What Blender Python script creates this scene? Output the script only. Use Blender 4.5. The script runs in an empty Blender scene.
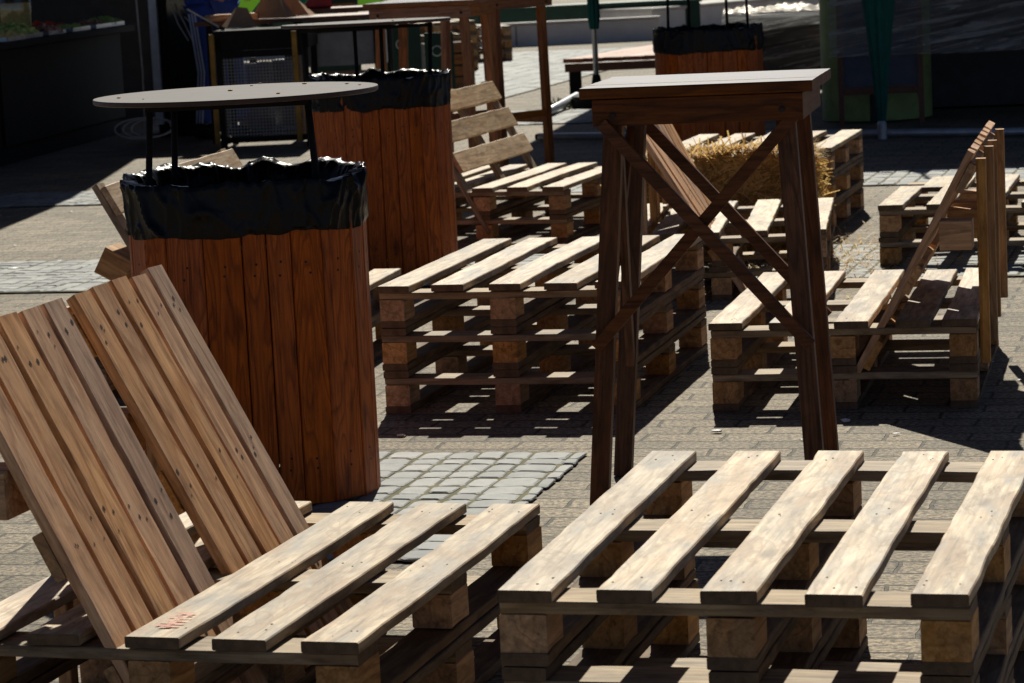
import bpy, bmesh, math, random
from mathutils import Vector, Matrix, Euler, noise
R=math.radians; PI=math.pi
sc=bpy.context.scene; COL=sc.collection
rng=random.Random(7)
# ---------------------------------------------------------------- camera
F=2850.0; CAMZ=1.42; PITCH=0.143; ROLL=-0.0495
cd=bpy.data.cameras.new('camera'); cam=bpy.data.objects.new('camera',cd); COL.objects.link(cam)
cp,sp=math.cos(PITCH),math.sin(PITCH); cr,sr=math.cos(ROLL),math.sin(ROLL)
fw=Vector((0,cp,-sp)); u0=Vector((0,sp,cp)); r0=Vector((1,0,0))
rr=cr*r0+sr*u0; uu=-sr*r0+cr*u0
m=Matrix((rr,uu,-fw)).transposed().to_4x4(); m.translation=(0,0,CAMZ); cam.matrix_world=m
cd.sensor_width=36; cd.lens=F/1024*36; cd.clip_end=500; cd.clip_start=.1
cd.dof.use_dof=True; cd.dof.focus_distance=6.6; cd.dof.aperture_fstop=15
sc.camera=cam
# ---------------------------------------------------------------- light
SUN_EL=R(43); SUN_AZ=R(3)      # azimuth measured from +y towards +x
w=bpy.data.worlds.new('World'); sc.world=w; w.use_nodes=True
nt=w.node_tree; bg=nt.nodes['Background']; sky=nt.nodes.new('ShaderNodeTexSky'); sky.sky_type='NISHITA'
sky.sun_disc=False; sky.sun_elevation=SUN_EL; sky.sun_rotation=SUN_AZ; sky.air_density=.33; sky.dust_density=.4; sky.ozone_density=1
nt.links.new(sky.outputs[0],bg.inputs[0]); bg.inputs[1].default_value=.05
sl=bpy.data.lights.new('sun','SUN'); sl.energy=5; sl.angle=R(.5); sl.color=(1,.95,.82)
so=bpy.data.objects.new('sun',sl); COL.objects.link(so)
sd=Vector((math.sin(SUN_AZ)*math.cos(SUN_EL),math.cos(SUN_AZ)*math.cos(SUN_EL),math.sin(SUN_EL)))
so.rotation_euler=sd.to_track_quat('Z','Y').to_euler(); so.location=(0,0,30)
vs=sc.view_settings; vs.view_transform='Standard'; vs.look='None'; vs.gamma=1; vs.use_curve_mapping=False; vs.exposure=.34
sc.cycles.max_bounces=8

# ---------------------------------------------------------------- materials
def newmat(name):
    m=bpy.data.materials.new(name); m.use_nodes=True; nt=m.node_tree
    return m,nt,nt.nodes['Principled BSDF']
def N(nt,t,**k):
    n=nt.nodes.new(t)
    for a,b in k.items():
        if a in n.inputs.keys(): n.inputs[a].default_value=b
        else: setattr(n,a,b)
    return n
def ramp(nt,stops):
    r=nt.nodes.new('ShaderNodeValToRGB'); e=r.color_ramp.elements
    while len(e)<len(stops): e.new(.5)
    for x,(p,c) in zip(e,stops): x.position=p; x.color=(*c,1) if len(c)==3 else c
    return r
def math_(nt,op,a=None,b=None):
    n=nt.nodes.new('ShaderNodeMath'); n.operation=op
    for i,v in enumerate((a,b)):
        if v is None: continue
        if isinstance(v,(int,float)): n.inputs[i].default_value=v
        else: nt.links.new(v,n.inputs[i])
    return n.outputs[0]
def vmath(nt,op,a=None,b=None):
    n=nt.nodes.new('ShaderNodeVectorMath'); n.operation=op
    for i,v in enumerate((a,b)):
        if v is None: continue
        if isinstance(v,tuple): n.inputs[i].default_value=v
        else: nt.links.new(v,n.inputs[i])
    return n.outputs[0]
def mix(nt,mode,fac,a,b):
    n=nt.nodes.new('ShaderNodeMix'); n.data_type='RGBA'; n.blend_type=mode
    for s,v in ((n.inputs[0],fac),(n.inputs[6],a),(n.inputs[7],b)):
        if isinstance(v,(int,float)): s.default_value=v
        elif isinstance(v,tuple): s.default_value=(*v,1)
        else: nt.links.new(v,s)
    return n.outputs[2]
def wood(name,light,dark,late,rough=.6,axis='x',grain=1.0,weather=.5,spec=.3,bump=.35,knotc=None,coat=0,vary=.35):
    """timber with grain running along the object's x (or z), a different cut for every object / stave"""
    m,nt,b=newmat(name); L=nt.links.new
    tc=N(nt,'ShaderNodeTexCoord'); oi=N(nt,'ShaderNodeObjectInfo'); at=N(nt,'ShaderNodeAttribute',attribute_name='pr')
    rnd=math_(nt,'FRACT',math_(nt,'ADD',oi.outputs['Random'],math_(nt,'MULTIPLY',at.outputs['Fac'],7.31)))
    off=N(nt,'ShaderNodeCombineXYZ'); L(math_(nt,'MULTIPLY',rnd,37.),off.inputs[0]); L(math_(nt,'MULTIPLY',rnd,91.),off.inputs[1]); L(math_(nt,'MULTIPLY',rnd,53.),off.inputs[2])
    src=tc.outputs['Object']
    if axis=='z':
        s=N(nt,'ShaderNodeSeparateXYZ'); L(src,s.inputs[0]); c=N(nt,'ShaderNodeCombineXYZ')
        L(s.outputs[2],c.inputs[0]); L(s.outputs[0],c.inputs[1]); L(s.outputs[1],c.inputs[2]); src=c.outputs[0]
    v=vmath(nt,'ADD',src,off.outputs[0])
    v1=vmath(nt,'MULTIPLY',v,(1.1,9,9))
    n1=N(nt,'ShaderNodeTexNoise',Scale=1.0,Detail=2.0,Distortion=.3); L(v1,n1.inputs['Vector'])
    # cathedral rings: bands of a stretched noise field
    bands=math_(nt,'MULTIPLY',n1.outputs['Fac'],9.0*grain)
    saw=math_(nt,'FRACT',bands)
    rg=ramp(nt,[(0,(0,0,0)),(.55,(.25,.25,.25)),(.85,(1,1,1)),(1,(0,0,0))]); L(saw,rg.inputs[0])
    v2=vmath(nt,'MULTIPLY',v,(6,160,160)); n2=N(nt,'ShaderNodeTexNoise',Scale=1.0,Detail=3.0); L(v2,n2.inputs['Vector'])
    v3=vmath(nt,'MULTIPLY',v,(4.5,14,14)); n3=N(nt,'ShaderNodeTexNoise',Scale=1.0,Detail=5.0,Roughness=.65); L(v3,n3.inputs['Vector'])
    fr_=ramp(nt,[(.36,(0,0,0)),(.62,(1,1,1))]); L(n2.outputs['Fac'],fr_.inputs[0])
    base=mix(nt,'MIX',fr_.outputs[0],light,dark)
    base=mix(nt,'MIX',math_(nt,'MULTIPLY',rg.outputs[0],.72),base,late)
    # weathering / dirt blotches
    wr=ramp(nt,[(.45,(0,0,0)),(.64,(1,1,1))]); L(n3.outputs['Fac'],wr.inputs[0])
    lum=sum(light)/3; grey=tuple(x*.55+.10*lum for x in (dark[0]*.8,dark[1]*.9,dark[2]*1.1))
    base=mix(nt,'MIX',math_(nt,'MULTIPLY',wr.outputs[0],weather),base,grey)
    # brown stains with a shape of their own, dark drying cracks along the grain
    n4=N(nt,'ShaderNodeTexNoise',Scale=1.0,Detail=4.0,Roughness=.6,Distortion=.6); L(vmath(nt,'MULTIPLY',v,(3.1,10,10)),n4.inputs['Vector'])
    sr_=ramp(nt,[(.52,(0,0,0)),(.60,(1,1,1))]); L(n4.outputs['Fac'],sr_.inputs[0])
    base=mix(nt,'MIX',math_(nt,'MULTIPLY',sr_.outputs[0],.6*min(1,weather*1.3)),base,late)
    n5=N(nt,'ShaderNodeTexNoise',Scale=1.0,Detail=2.0); L(vmath(nt,'MULTIPLY',v,(2.5,75,75)),n5.inputs['Vector'])
    cr_=ramp(nt,[(.66,(0,0,0)),(.72,(1,1,1))]); L(n5.outputs['Fac'],cr_.inputs[0])
    base=mix(nt,'MIX',math_(nt,'MULTIPLY',cr_.outputs[0],.6),base,tuple(x*.45 for x in late))
    n6=N(nt,'ShaderNodeTexNoise',Scale=1.0,Detail=3.0,Distortion=1.2); L(vmath(nt,'MULTIPLY',v,(3.0,6,6)),n6.inputs['Vector'])
    tr_=ramp(nt,[(.515,(0,0,0)),(.53,(1,1,1)),(.55,(.3,.3,.3)),(.60,(0,0,0))]); L(n6.outputs['Fac'],tr_.inputs[0])
    base=mix(nt,'MIX',math_(nt,'MULTIPLY',tr_.outputs[0],.55*weather),base,tuple(x*.7 for x in late))
    n7=N(nt,'ShaderNodeTexNoise',Scale=1.0,Detail=5.0,Roughness=.7); L(vmath(nt,'MULTIPLY',v,(10,50,50)),n7.inputs['Vector'])
    g7=ramp(nt,[(.34,(.62,.60,.57)),(.5,(1,1,1)),(.66,(1.12,1.12,1.12))]); L(n7.outputs['Fac'],g7.inputs[0])
    base=mix(nt,'MULTIPLY',1.0,base,g7.outputs[0])
    # knots
    kv=vmath(nt,'MULTIPLY',v,(3.2,11,11)); vo=N(nt,'ShaderNodeTexVoronoi',Scale=1.0); L(kv,vo.inputs['Vector'])
    kr=ramp(nt,[(.0,(1,1,1)),(.09,(.75,.75,.75)),(.16,(0,0,0))]); L(vo.outputs['Distance'],kr.inputs[0])
    base=mix(nt,'MIX',math_(nt,'MULTIPLY',kr.outputs[0],.7),base,knotc or tuple(x*.35 for x in late))
    # per board value shift
    val=math_(nt,'ADD',math_(nt,'MULTIPLY',rnd,vary),1-vary/2)
    hs=N(nt,'ShaderNodeHueSaturation'); L(base,hs.inputs['Color']); L(val,hs.inputs['Value'])
    L(math_(nt,'ADD',math_(nt,'MULTIPLY',math_(nt,'FRACT',math_(nt,'MULTIPLY',rnd,5.7)),.3 if axis=='x' else .06),.85 if axis=='x' else .97),hs.inputs['Saturation'])
    L(hs.outputs[0],b.inputs['Base Color'])
    b.inputs['Roughness'].default_value=rough; b.inputs['Specular IOR Level'].default_value=spec; b.inputs['Coat Weight'].default_value=coat; b.inputs['Coat Roughness'].default_value=.25
    bm_=N(nt,'ShaderNodeBump',Strength=bump,Distance=.003)
    hsum=math_(nt,'ADD',math_(nt,'MULTIPLY',n2.outputs['Fac'],.5),math_(nt,'ADD',math_(nt,'MULTIPLY',saw,.4),math_(nt,'MULTIPLY',n3.outputs['Fac'],.8)))
    L(hsum,bm_.inputs['Height']); L(bm_.outputs[0],b.inputs['Normal'])
    return m
def plain(name,c,rough=.6,metal=0,var=.25,scale=8,bump=.1,spec=.4,**k):
    m,nt,b=newmat(name); L=nt.links.new
    tc=N(nt,'ShaderNodeTexCoord'); n=N(nt,'ShaderNodeTexNoise',Scale=scale,Detail=6.0,Roughness=.65); L(tc.outputs['Object'],n.inputs['Vector'])
    r=ramp(nt,[(.3,tuple(x*(1-var) for x in c)),(.7,tuple(min(1,x*(1+var)) for x in c))]); L(n.outputs['Fac'],r.inputs[0])
    L(r.outputs[0],b.inputs['Base Color']); b.inputs['Roughness'].default_value=rough; b.inputs['Metallic'].default_value=metal
    b.inputs['Specular IOR Level'].default_value=spec
    if bump:
        bp=N(nt,'ShaderNodeBump',Strength=bump,Distance=.004); n2=N(nt,'ShaderNodeTexNoise',Scale=scale*9,Detail=4.0); L(tc.outputs['Object'],n2.inputs['Vector'])
        L(n2.outputs['Fac'],bp.inputs['Height']); L(bp.outputs[0],b.inputs['Normal'])
    for a,v in k.items(): b.inputs[a.replace('_',' ')].default_value=v
    return m
M={}
M['pallet']=wood('pallet_wood',(.60,.48,.335),(.42,.325,.215),(.28,.18,.10),weather=.9,rough=.62,vary=.45)
M['pallet_block']=wood('pallet_block_wood',(.60,.35,.155),(.46,.25,.105),(.28,.14,.05),weather=.4,rough=.75,vary=.4)
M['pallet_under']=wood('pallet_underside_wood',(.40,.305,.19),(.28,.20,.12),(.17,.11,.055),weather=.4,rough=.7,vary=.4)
M['pallet_shaded']=wood('shaded_worn_runner_wood',(.20,.135,.08),(.14,.09,.05),(.08,.045,.022),weather=.5,rough=.8,vary=.4)  # weathered runners and lower decks; shade between tiers also mixed into the colour
M['plank']=wood('backrest_plank_wood',(.76,.47,.265),(.60,.335,.17),(.38,.18,.08),weather=.3,rough=.5,spec=.4,vary=.35)
M['orange']=wood('stained_orange_wood',(.52,.122,.014),(.38,.082,.009),(.17,.034,.004),axis='z',rough=.5,weather=.02,grain=2.6,spec=.2,vary=.16,knotc=(.03,.008,.004))
M['tbl']=wood('dark_stained_wood',(.165,.060,.019),(.11,.038,.012),(.045,.015,.005),rough=.55,weather=.3,spec=.2,vary=.3,coat=.0)
M['tbltop']=wood('varnished_dark_wood',(.13,.075,.05),(.08,.038,.022),(.03,.012,.007),rough=.32,weather=.7,spec=.5,coat=.3)
M['tbl2']=wood('brown_table_wood',(.42,.17,.055),(.30,.11,.035),(.18,.06,.02),rough=.45,weather=.2,spec=.35)
M['level']=wood('tan_backrest_board_wood',(.66,.49,.315),(.50,.355,.21),(.36,.215,.11),weather=.35,rough=.6,vary=.25)
M['endgrain']=plain('weathered_end_grain',(.13,.085,.05),rough=.9,scale=40,var=.4)
M['nail']=plain('dark_nail_hole',(.03,.02,.015),rough=.8,bump=0)
M['steel_dark']=plain('black_painted_steel',(.012,.012,.012),rough=.7,spec=.12)
M['disc']=plain('grey_laminate',(.070,.060,.060),rough=.7,scale=14,var=.18,bump=.05,spec=.18)
M['disc_edge']=plain('dark_laminate_edge',(.05,.022,.014),rough=.5)
M['black']=plain('black_cabinet',(.010,.010,.010),rough=.7,bump=.05,spec=.12)
M['darkwall']=plain('dark_stall_cloth',(.07,.065,.058),rough=.9)
M['green']=plain('green_canvas',(.005,.10,.075),rough=.75,bump=.15)
M['green_dk']=plain('dark_green_paint',(.008,.045,.028),rough=.6)
M['green_olive']=plain('olive_green_panel',(.26,.32,.10),rough=.6,var=.3)
M['concrete']=plain('pale_concrete',(.5,.48,.45),rough=.85,scale=3,var=.12,bump=.2)
M['conc_face']=plain('grey_kerb_face',(.62,.60,.58),rough=.85,scale=3,var=.12)
M['pipe']=plain('galvanised_tube',(.42,.43,.45),rough=.4,metal=.6,bump=.05)
M['navy']=plain('navy_cloth',(.035,.075,.34),rough=.85,bump=.2)
M['white_stripe']=plain('pale_stripe_cloth',(.45,.5,.65),rough=.8)
M['blackcloth']=plain('black_cloth',(.012,.012,.014),rough=.9)
M['skin']=plain('skin',(.42,.22,.15),rough=.55,bump=0)
M['hair']=plain('dark_hair',(.03,.018,.01),rough=.7)
M['slate']=plain('slate_board',(.07,.075,.10),rough=.6)
M['frame']=plain('brown_frame_wood',(.13,.045,.02),rough=.5)
M['yellow']=plain('worn_yellow_paint',(.30,.16,.02),rough=.6,var=.5)
M['wire']=plain('wire_mesh_metal',(.22,.22,.22),rough=.5,metal=.6)
M['steel']=plain('brushed_steel',(.45,.46,.48),rough=.35,metal=.8)
M['keg']=plain('dull_steel',(.09,.09,.095),rough=.5,metal=.3)
M['white']=plain('white_enamel',(.62,.62,.60),rough=.45)
M['cable']=plain('pale_cable',(.55,.5,.42),rough=.6)
M['cardboard']=plain('brown_cardboard',(.36,.21,.12),rough=.8)
M['greenplastic']=plain('green_plastic',(.03,.30,.16),rough=.4)
M['red']=plain('red_plastic',(.5,.02,.02),rough=.45)
M['redfood']=plain('red_pepper',(.65,.08,.04),rough=.4,scale=20)
M['meat']=plain('grilled_meat',(.38,.16,.10),rough=.5,scale=30)
M['salad']=plain('green_salad',(.45,.55,.16),rough=.6,scale=40,var=.6)
M['yellowfood']=plain('yellow_fries',(.85,.62,.22),rough=.6,scale=40)
M['leafgreen']=plain('lettuce_green',(.30,.50,.10),rough=.6)
M['benchwood']=wood('red_brown_bench_wood',(.42,.20,.12),(.33,.15,.09),(.2,.08,.04),rough=.6)
M['foliage']=plain('grass_green',(.05,.12,.01),rough=1,scale=30,var=.5,spec=0)
M['twine']=plain('baling_twine',(.45,.25,.08),rough=.8)
def bagmat():
    m,nt,b=newmat('black_bin_liner'); L=nt.links.new
    b.inputs['Base Color'].default_value=(.003,.0032,.004,1); b.inputs['Roughness'].default_value=.31; b.inputs['Specular IOR Level'].default_value=.2
    tc=N(nt,'ShaderNodeTexCoord'); n=N(nt,'ShaderNodeTexNoise',Scale=9,Detail=5.0,Roughness=.6,Distortion=1.4); L(vmath(nt,'MULTIPLY',tc.outputs['Object'],(1,1,.6)),n.inputs['Vector'])
    n2=N(nt,'ShaderNodeTexNoise',Scale=34,Detail=4.0,Distortion=.8); L(tc.outputs['Object'],n2.inputs['Vector'])
    bp=N(nt,'ShaderNodeBump',Strength=.22,Distance=.03); L(math_(nt,'ADD',n.outputs['Fac'],math_(nt,'MULTIPLY',n2.outputs['Fac'],.02)),bp.inputs['Height']); L(bp.outputs[0],b.inputs['Normal'])
    return m
M['bag']=bagmat()
def strawmat():
    m,nt,b=newmat('straw'); L=nt.links.new
    at=N(nt,'ShaderNodeAttribute',attribute_name='pr'); r=ramp(nt,[(0,(.30,.17,.05)),(.4,(.58,.37,.12)),(.8,(.78,.54,.20)),(1,(.86,.68,.34))]); L(at.outputs['Fac'],r.inputs[0])
    L(r.outputs[0],b.inputs['Base Color']); b.inputs['Roughness'].default_value=.55
    t=N(nt,'ShaderNodeBsdfTranslucent'); L(r.outputs[0],t.inputs[0]); mx=N(nt,'ShaderNodeMixShader'); mx.inputs[0].default_value=.6; L(b.outputs[0],mx.inputs[1]); L(t.outputs[0],mx.inputs[2]); L(mx.outputs[0],nt.nodes['Material Output'].inputs[0])
    return m
M['straw']=strawmat()
def glassmat(name,col,alpha,rough=.1):
    m,nt,b=newmat(name); L=nt.links.new
    t=N(nt,'ShaderNodeBsdfTransparent'); t.inputs[0].default_value=(*col,1); g=N(nt,'ShaderNodeBsdfGlossy',Roughness=rough)
    mx=N(nt,'ShaderNodeMixShader'); mx.inputs[0].default_value=alpha; L(t.outputs[0],mx.inputs[1]); L(g.outputs[0],mx.inputs[2])
    L(mx.outputs[0],nt.nodes['Material Output'].inputs[0]); return m,nt,mx,g
M['glass'],_,_,_=glassmat('dark_glass',(.55,.62,.65),.10,.05)
M['jarglass'],_,_,_=glassmat('jar_glass',(.9,.9,.85),.10,.05)
def filmmat():
    m,nt,mx,g=glassmat('stretch_film',(.86,.87,.88),.1,.22); L=nt.links.new
    tc=N(nt,'ShaderNodeTexCoord'); mp=N(nt,'ShaderNodeMapping'); mp.inputs['Rotation'].default_value=(0,.16,0); L(tc.outputs['Object'],mp.inputs[0]); v=vmath(nt,'MULTIPLY',mp.outputs[0],(1.0,1,16))
    n=N(nt,'ShaderNodeTexNoise',Scale=1.6,Detail=6.0,Roughness=.7,Distortion=.8); L(v,n.inputs['Vector'])
    r=ramp(nt,[(.40,(.16,.16,.16)),(.52,(.45,.45,.45)),(.60,(.95,.95,.95))]); L(n.outputs['Fac'],r.inputs[0]); L(r.outputs[0],mx.inputs[0])
    bp=N(nt,'ShaderNodeBump',Strength=1.0,Distance=.05); L(n.outputs['Fac'],bp.inputs['Height']); L(bp.outputs[0],g.inputs['Normal'])
    g.inputs[0].default_value=(.66,.62,.56,1)
    tl=N(nt,'ShaderNodeBsdfTranslucent'); tl.inputs[0].default_value=(.36,.37,.38,1); df=N(nt,'ShaderNodeBsdfDiffuse'); df.inputs[0].default_value=(.75,.70,.62,1)
    m1=N(nt,'ShaderNodeMixShader'); m1.inputs[0].default_value=.5; L(tl.outputs[0],m1.inputs[1]); L(df.outputs[0],m1.inputs[2])
    m2=N(nt,'ShaderNodeMixShader'); m2.inputs[0].default_value=.45; L(m1.outputs[0],m2.inputs[1]); L(g.outputs[0],m2.inputs[2]); L(m2.outputs[0],mx.inputs[2])
    return m
M['film']=filmmat()
GROUND_ROT=-.262
def pavermat():
    m,nt,b=newmat('brick_pavers'); L=nt.links.new
    tc=N(nt,'ShaderNodeTexCoord'); mp=N(nt,'ShaderNodeMapping'); mp.inputs['Rotation'].default_value=(0,0,-GROUND_ROT); L(tc.outputs['Object'],mp.inputs[0])
    wn=N(nt,'ShaderNodeTexNoise',Scale=11,Detail=3.0); L(mp.outputs[0],wn.inputs['Vector'])
    wv=vmath(nt,'MULTIPLY',vmath(nt,'SUBTRACT',wn.outputs['Color'],(.5,.5,.5)),(.02,.012,0)); v=vmath(nt,'ADD',mp.outputs[0],wv)
    br=N(nt,'ShaderNodeTexBrick',Scale=1.0); br.inputs['Brick Width'].default_value=.225; br.inputs['Row Height'].default_value=.112
    br.inputs['Mortar Size'].default_value=.0055; br.inputs['Mortar Smooth'].default_value=.25; br.inputs['Bias'].default_value=-.2; br.offset=.5
    br.inputs['Color1'].default_value=(.215,.178,.130,1); br.inputs['Color2'].default_value=(.120,.103,.080,1); br.inputs['Mortar'].default_value=(.065,.055,.042,1)
    L(v,br.inputs['Vector'])
    n1=N(nt,'ShaderNodeTexNoise',Scale=1.1,Detail=6.0,Roughness=.7); L(tc.outputs['Object'],n1.inputs['Vector'])
    n2=N(nt,'ShaderNodeTexNoise',Scale=70,Detail=4.0,Roughness=.7); L(tc.outputs['Object'],n2.inputs['Vector'])
    r1=ramp(nt,[(.3,(.68,.66,.62)),(.7,(1.2,1.2,1.2))]); L(n1.outputs['Fac'],r1.inputs[0])
    r2=ramp(nt,[(.36,(.30,.30,.30)),(.5,(1,1,1)),(.66,(2.0,1.95,1.85))]); L(n2.outputs['Fac'],r2.inputs[0])
    c=mix(nt,'MULTIPLY',1.0,br.outputs['Color'],r1.outputs[0]); c=mix(nt,'MULTIPLY',1.0,c,r2.outputs[0])
    # litter specks
    vo=N(nt,'ShaderNodeTexVoronoi',Scale=7.0); L(tc.outputs['Object'],vo.inputs['Vector']); rv=ramp(nt,[(.0,(1,1,1)),(.035,(1,1,1)),(.05,(0,0,0))]); L(vo.outputs['Distance'],rv.inputs[0])
    c=mix(nt,'MIX',math_(nt,'MULTIPLY',rv.outputs[0],.6),c,(.38,.36,.32))
    L(c,b.inputs['Base Color']); b.inputs['Roughness'].default_value=.8; b.inputs['Specular IOR Level'].default_value=.35
    inv=math_(nt,'SUBTRACT',1.0,br.outputs['Fac']); h=math_(nt,'ADD',inv,math_(nt,'MULTIPLY',n2.outputs['Fac'],.55))
    bp=N(nt,'ShaderNodeBump',Strength=1.0,Distance=.009); L(h,bp.inputs['Height']); L(bp.outputs[0],b.inputs['Normal'])
    return m
M['paver']=pavermat()
def settmat():
    m,nt,b=newmat('granite_setts'); L=nt.links.new
    at=N(nt,'ShaderNodeAttribute',attribute_name='pr'); tc=N(nt,'ShaderNodeTexCoord')
    r=ramp(nt,[(0,(.19,.198,.20)),(.5,(.235,.242,.242)),(1,(.29,.292,.285))]); L(at.outputs['Fac'],r.inputs[0])
    n=N(nt,'ShaderNodeTexNoise',Scale=25,Detail=5.0,Roughness=.7); L(tc.outputs['Object'],n.inputs['Vector']); rn=ramp(nt,[(.3,(.75,.75,.75)),(.7,(1.15,1.15,1.15))]); L(n.outputs['Fac'],rn.inputs[0])
    L(mix(nt,'MULTIPLY',1.0,r.outputs[0],rn.outputs[0]),b.inputs['Base Color']); b.inputs['Roughness'].default_value=.7; b.inputs['Specular IOR Level'].default_value=.25
    bp=N(nt,'ShaderNodeBump',Strength=.4,Distance=.004); L(n.outputs['Fac'],bp.inputs['Height']); L(bp.outputs[0],b.inputs['Normal'])
    return m
M['sett']=settmat()
M['joint']=plain('mossy_joint_soil',(.11,.10,.05),rough=.95,scale=6,var=.5)

# ---------------------------------------------------------------- helpers
def tag(o,label=None,cat=None,group=None,kind=None):
    if label: o['label']=label
    if cat: o['category']=cat
    if group: o['group']=group
    if kind: o['kind']=kind
    return o
def empty(name,loc,rz=0,**k):
    o=bpy.data.objects.new(name,None); COL.objects.link(o); o.location=loc; o.rotation_euler=(0,0,rz); o.empty_display_size=.1
    return tag(o,**k)
class MB:
    def __init__(s): s.v=[];s.f=[];s.mi=[];s.pr=[]
    def add(s,vs,fs,mi=0,pr=0.,mat=None):
        b=len(s.v)
        s.v+= [tuple(mat@Vector(v)) for v in vs] if mat is not None else [tuple(v) for v in vs]
        for f in fs: s.f.append(tuple(i+b for i in f)); s.mi.append(mi); s.pr.append(pr)
    def box(s,x0,x1,y0,y1,z0,z1,mat=None,mi=0,pr=0.,c=0.0):
        if c<=0:
            vs=[(x,y,z) for z in (z0,z1) for y in (y0,y1) for x in (x0,x1)]
            fs=[(0,2,3,1),(4,5,7,6),(0,1,5,4),(2,6,7,3),(0,4,6,2),(1,3,7,5)]
            s.add(vs,fs,mi,pr,mat); return
        # chamfered along x
        sec=[(y0+c,z0),(y1-c,z0),(y1,z0+c),(y1,z1-c),(y1-c,z1),(y0+c,z1),(y0,z1-c),(y0,z0+c)]
        vs=[(x,*p) for x in (x0,x1) for p in sec]; fs=[(i,(i+1)%8,8+(i+1)%8,8+i) for i in range(8)]
        fs=[f[::-1] for f in fs]+[tuple(range(8)),tuple(range(15,7,-1))]
        s.add(vs,[f[::-1] for f in fs],mi,pr,mat)
    def tube(s,pts,r,n=8,mi=0,pr=0.,cap=True):
        pts=[Vector(p) for p in pts]; rs=r if isinstance(r,(list,tuple)) else [r]*len(pts); vs=[];prev=None
        for i,p in enumerate(pts):
            d=(pts[min(i+1,len(pts)-1)]-pts[max(i-1,0)]).normalized()
            a=d.cross(Vector((0,0,1))) if abs(d.z)<.95 else d.cross(Vector((0,1,0)))
            a.normalize()
            if prev is not None and a.dot(prev)<0: a=-a
            prev=a; b=d.cross(a)
            vs+=[p+rs[i]*(math.cos(2*PI*k/n)*a+math.sin(2*PI*k/n)*b) for k in range(n)]
        fs=[(i*n+k,i*n+(k+1)%n,(i+1)*n+(k+1)%n,(i+1)*n+k) for i in range(len(pts)-1) for k in range(n)]
        if cap: fs+= [tuple(range(n))[::-1],tuple((len(pts)-1)*n+k for k in range(n))]
        s.add(vs,fs,mi,pr)
    def bar(s,a,b,w,t,side=None,mi=0,pr=0.):
        """rectangular bar from a to b, w across 'side', t across the other"""
        a=Vector(a);b=Vector(b);d=(b-a); L=d.length; d.normalize()
        sd=Vector(side) if side else (Vector((0,0,1)) if abs(d.z)<.9 else Vector((1,0,0)))
        y=(sd-d*sd.dot(d)).normalized(); z=d.cross(y)
        mt=Matrix((d,y,z)).transposed().to_4x4(); mt.translation=a
        s.box(0,L,-w/2,w/2,-t/2,t/2,mat=mt,mi=mi,pr=pr,c=min(w,t)*.06)
    def lathe(s,prof,n=32,mi=0,pr=0.,c=(0,0,0)):
        vs=[(c[0]+r*math.cos(2*PI*k/n),c[1]+r*math.sin(2*PI*k/n),c[2]+z) for r,z in prof for k in range(n)]
        fs=[(i*n+k,i*n+(k+1)%n,(i+1)*n+(k+1)%n,(i+1)*n+k) for i in range(len(prof)-1) for k in range(n)]
        fs+=[tuple(range(n))[::-1],tuple((len(prof)-1)*n+k for k in range(n))]
        s.add(vs,fs,mi,pr)
    def blob(s,c,r,seed=0,sc3=(1,1,1),mi=0,pr=0.,sub=1,amp=.25):
        bm=bmesh.new(); bmesh.ops.create_icosphere(bm,subdivisions=sub,radius=1)
        vs=[]
        for v in bm.verts:
            k=1+amp*noise.noise(v.co*1.7+Vector((seed*3.1,seed,0))); vs.append((c[0]+v.co.x*r*sc3[0]*k,c[1]+v.co.y*r*sc3[1]*k,c[2]+v.co.z*r*sc3[2]*k))
        fs=[tuple(x.index for x in f.verts) for f in bm.faces]; bm.free(); s.add(vs,fs,mi,pr)
    def mesh(s,name,mats,smooth=False):
        me=bpy.data.meshes.new(name); me.from_pydata(s.v,[],s.f); me.validate()
        for m_ in (mats if isinstance(mats,(list,tuple)) else [mats]): me.materials.append(m_)
        if len(s.mi)==len(me.polygons):
            me.polygons.foreach_set('material_index',s.mi)
            if any(s.pr):
                at=me.attributes.new('pr','FLOAT','FACE'); at.data.foreach_set('value',s.pr)
        if smooth: me.polygons.foreach_set('use_smooth',[True]*len(me.polygons))
        me.update(); return me
    def obj(s,name,mats,parent=None,smooth=False,loc=(0,0,0),rot=(0,0,0)):
        return link(name,s.mesh(name,mats,smooth),parent,loc,rot)
def link(name,me,parent=None,loc=(0,0,0),rot=(0,0,0)):
    o=bpy.data.objects.new(name,me); COL.objects.link(o)
    if parent: o.parent=parent
    o.location=loc; o.rotation_euler=rot; return o

def bar_obj(name,a,b,w,t,side,mat,parent):
    a=Vector(a);b=Vector(b);d=(b-a); L=d.length; d.normalize(); sd=Vector(side); y=(sd-d*sd.dot(d)).normalized(); z=d.cross(y)
    mt=Matrix((d,y,z)).transposed(); mb=MB(); mb.box(-L/2,L/2,-w/2,w/2,-t/2,t/2,c=min(w,t)*.05)
    return link(name,mb.mesh(name,mat),parent,(a+b)/2,mt.to_euler())
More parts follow.
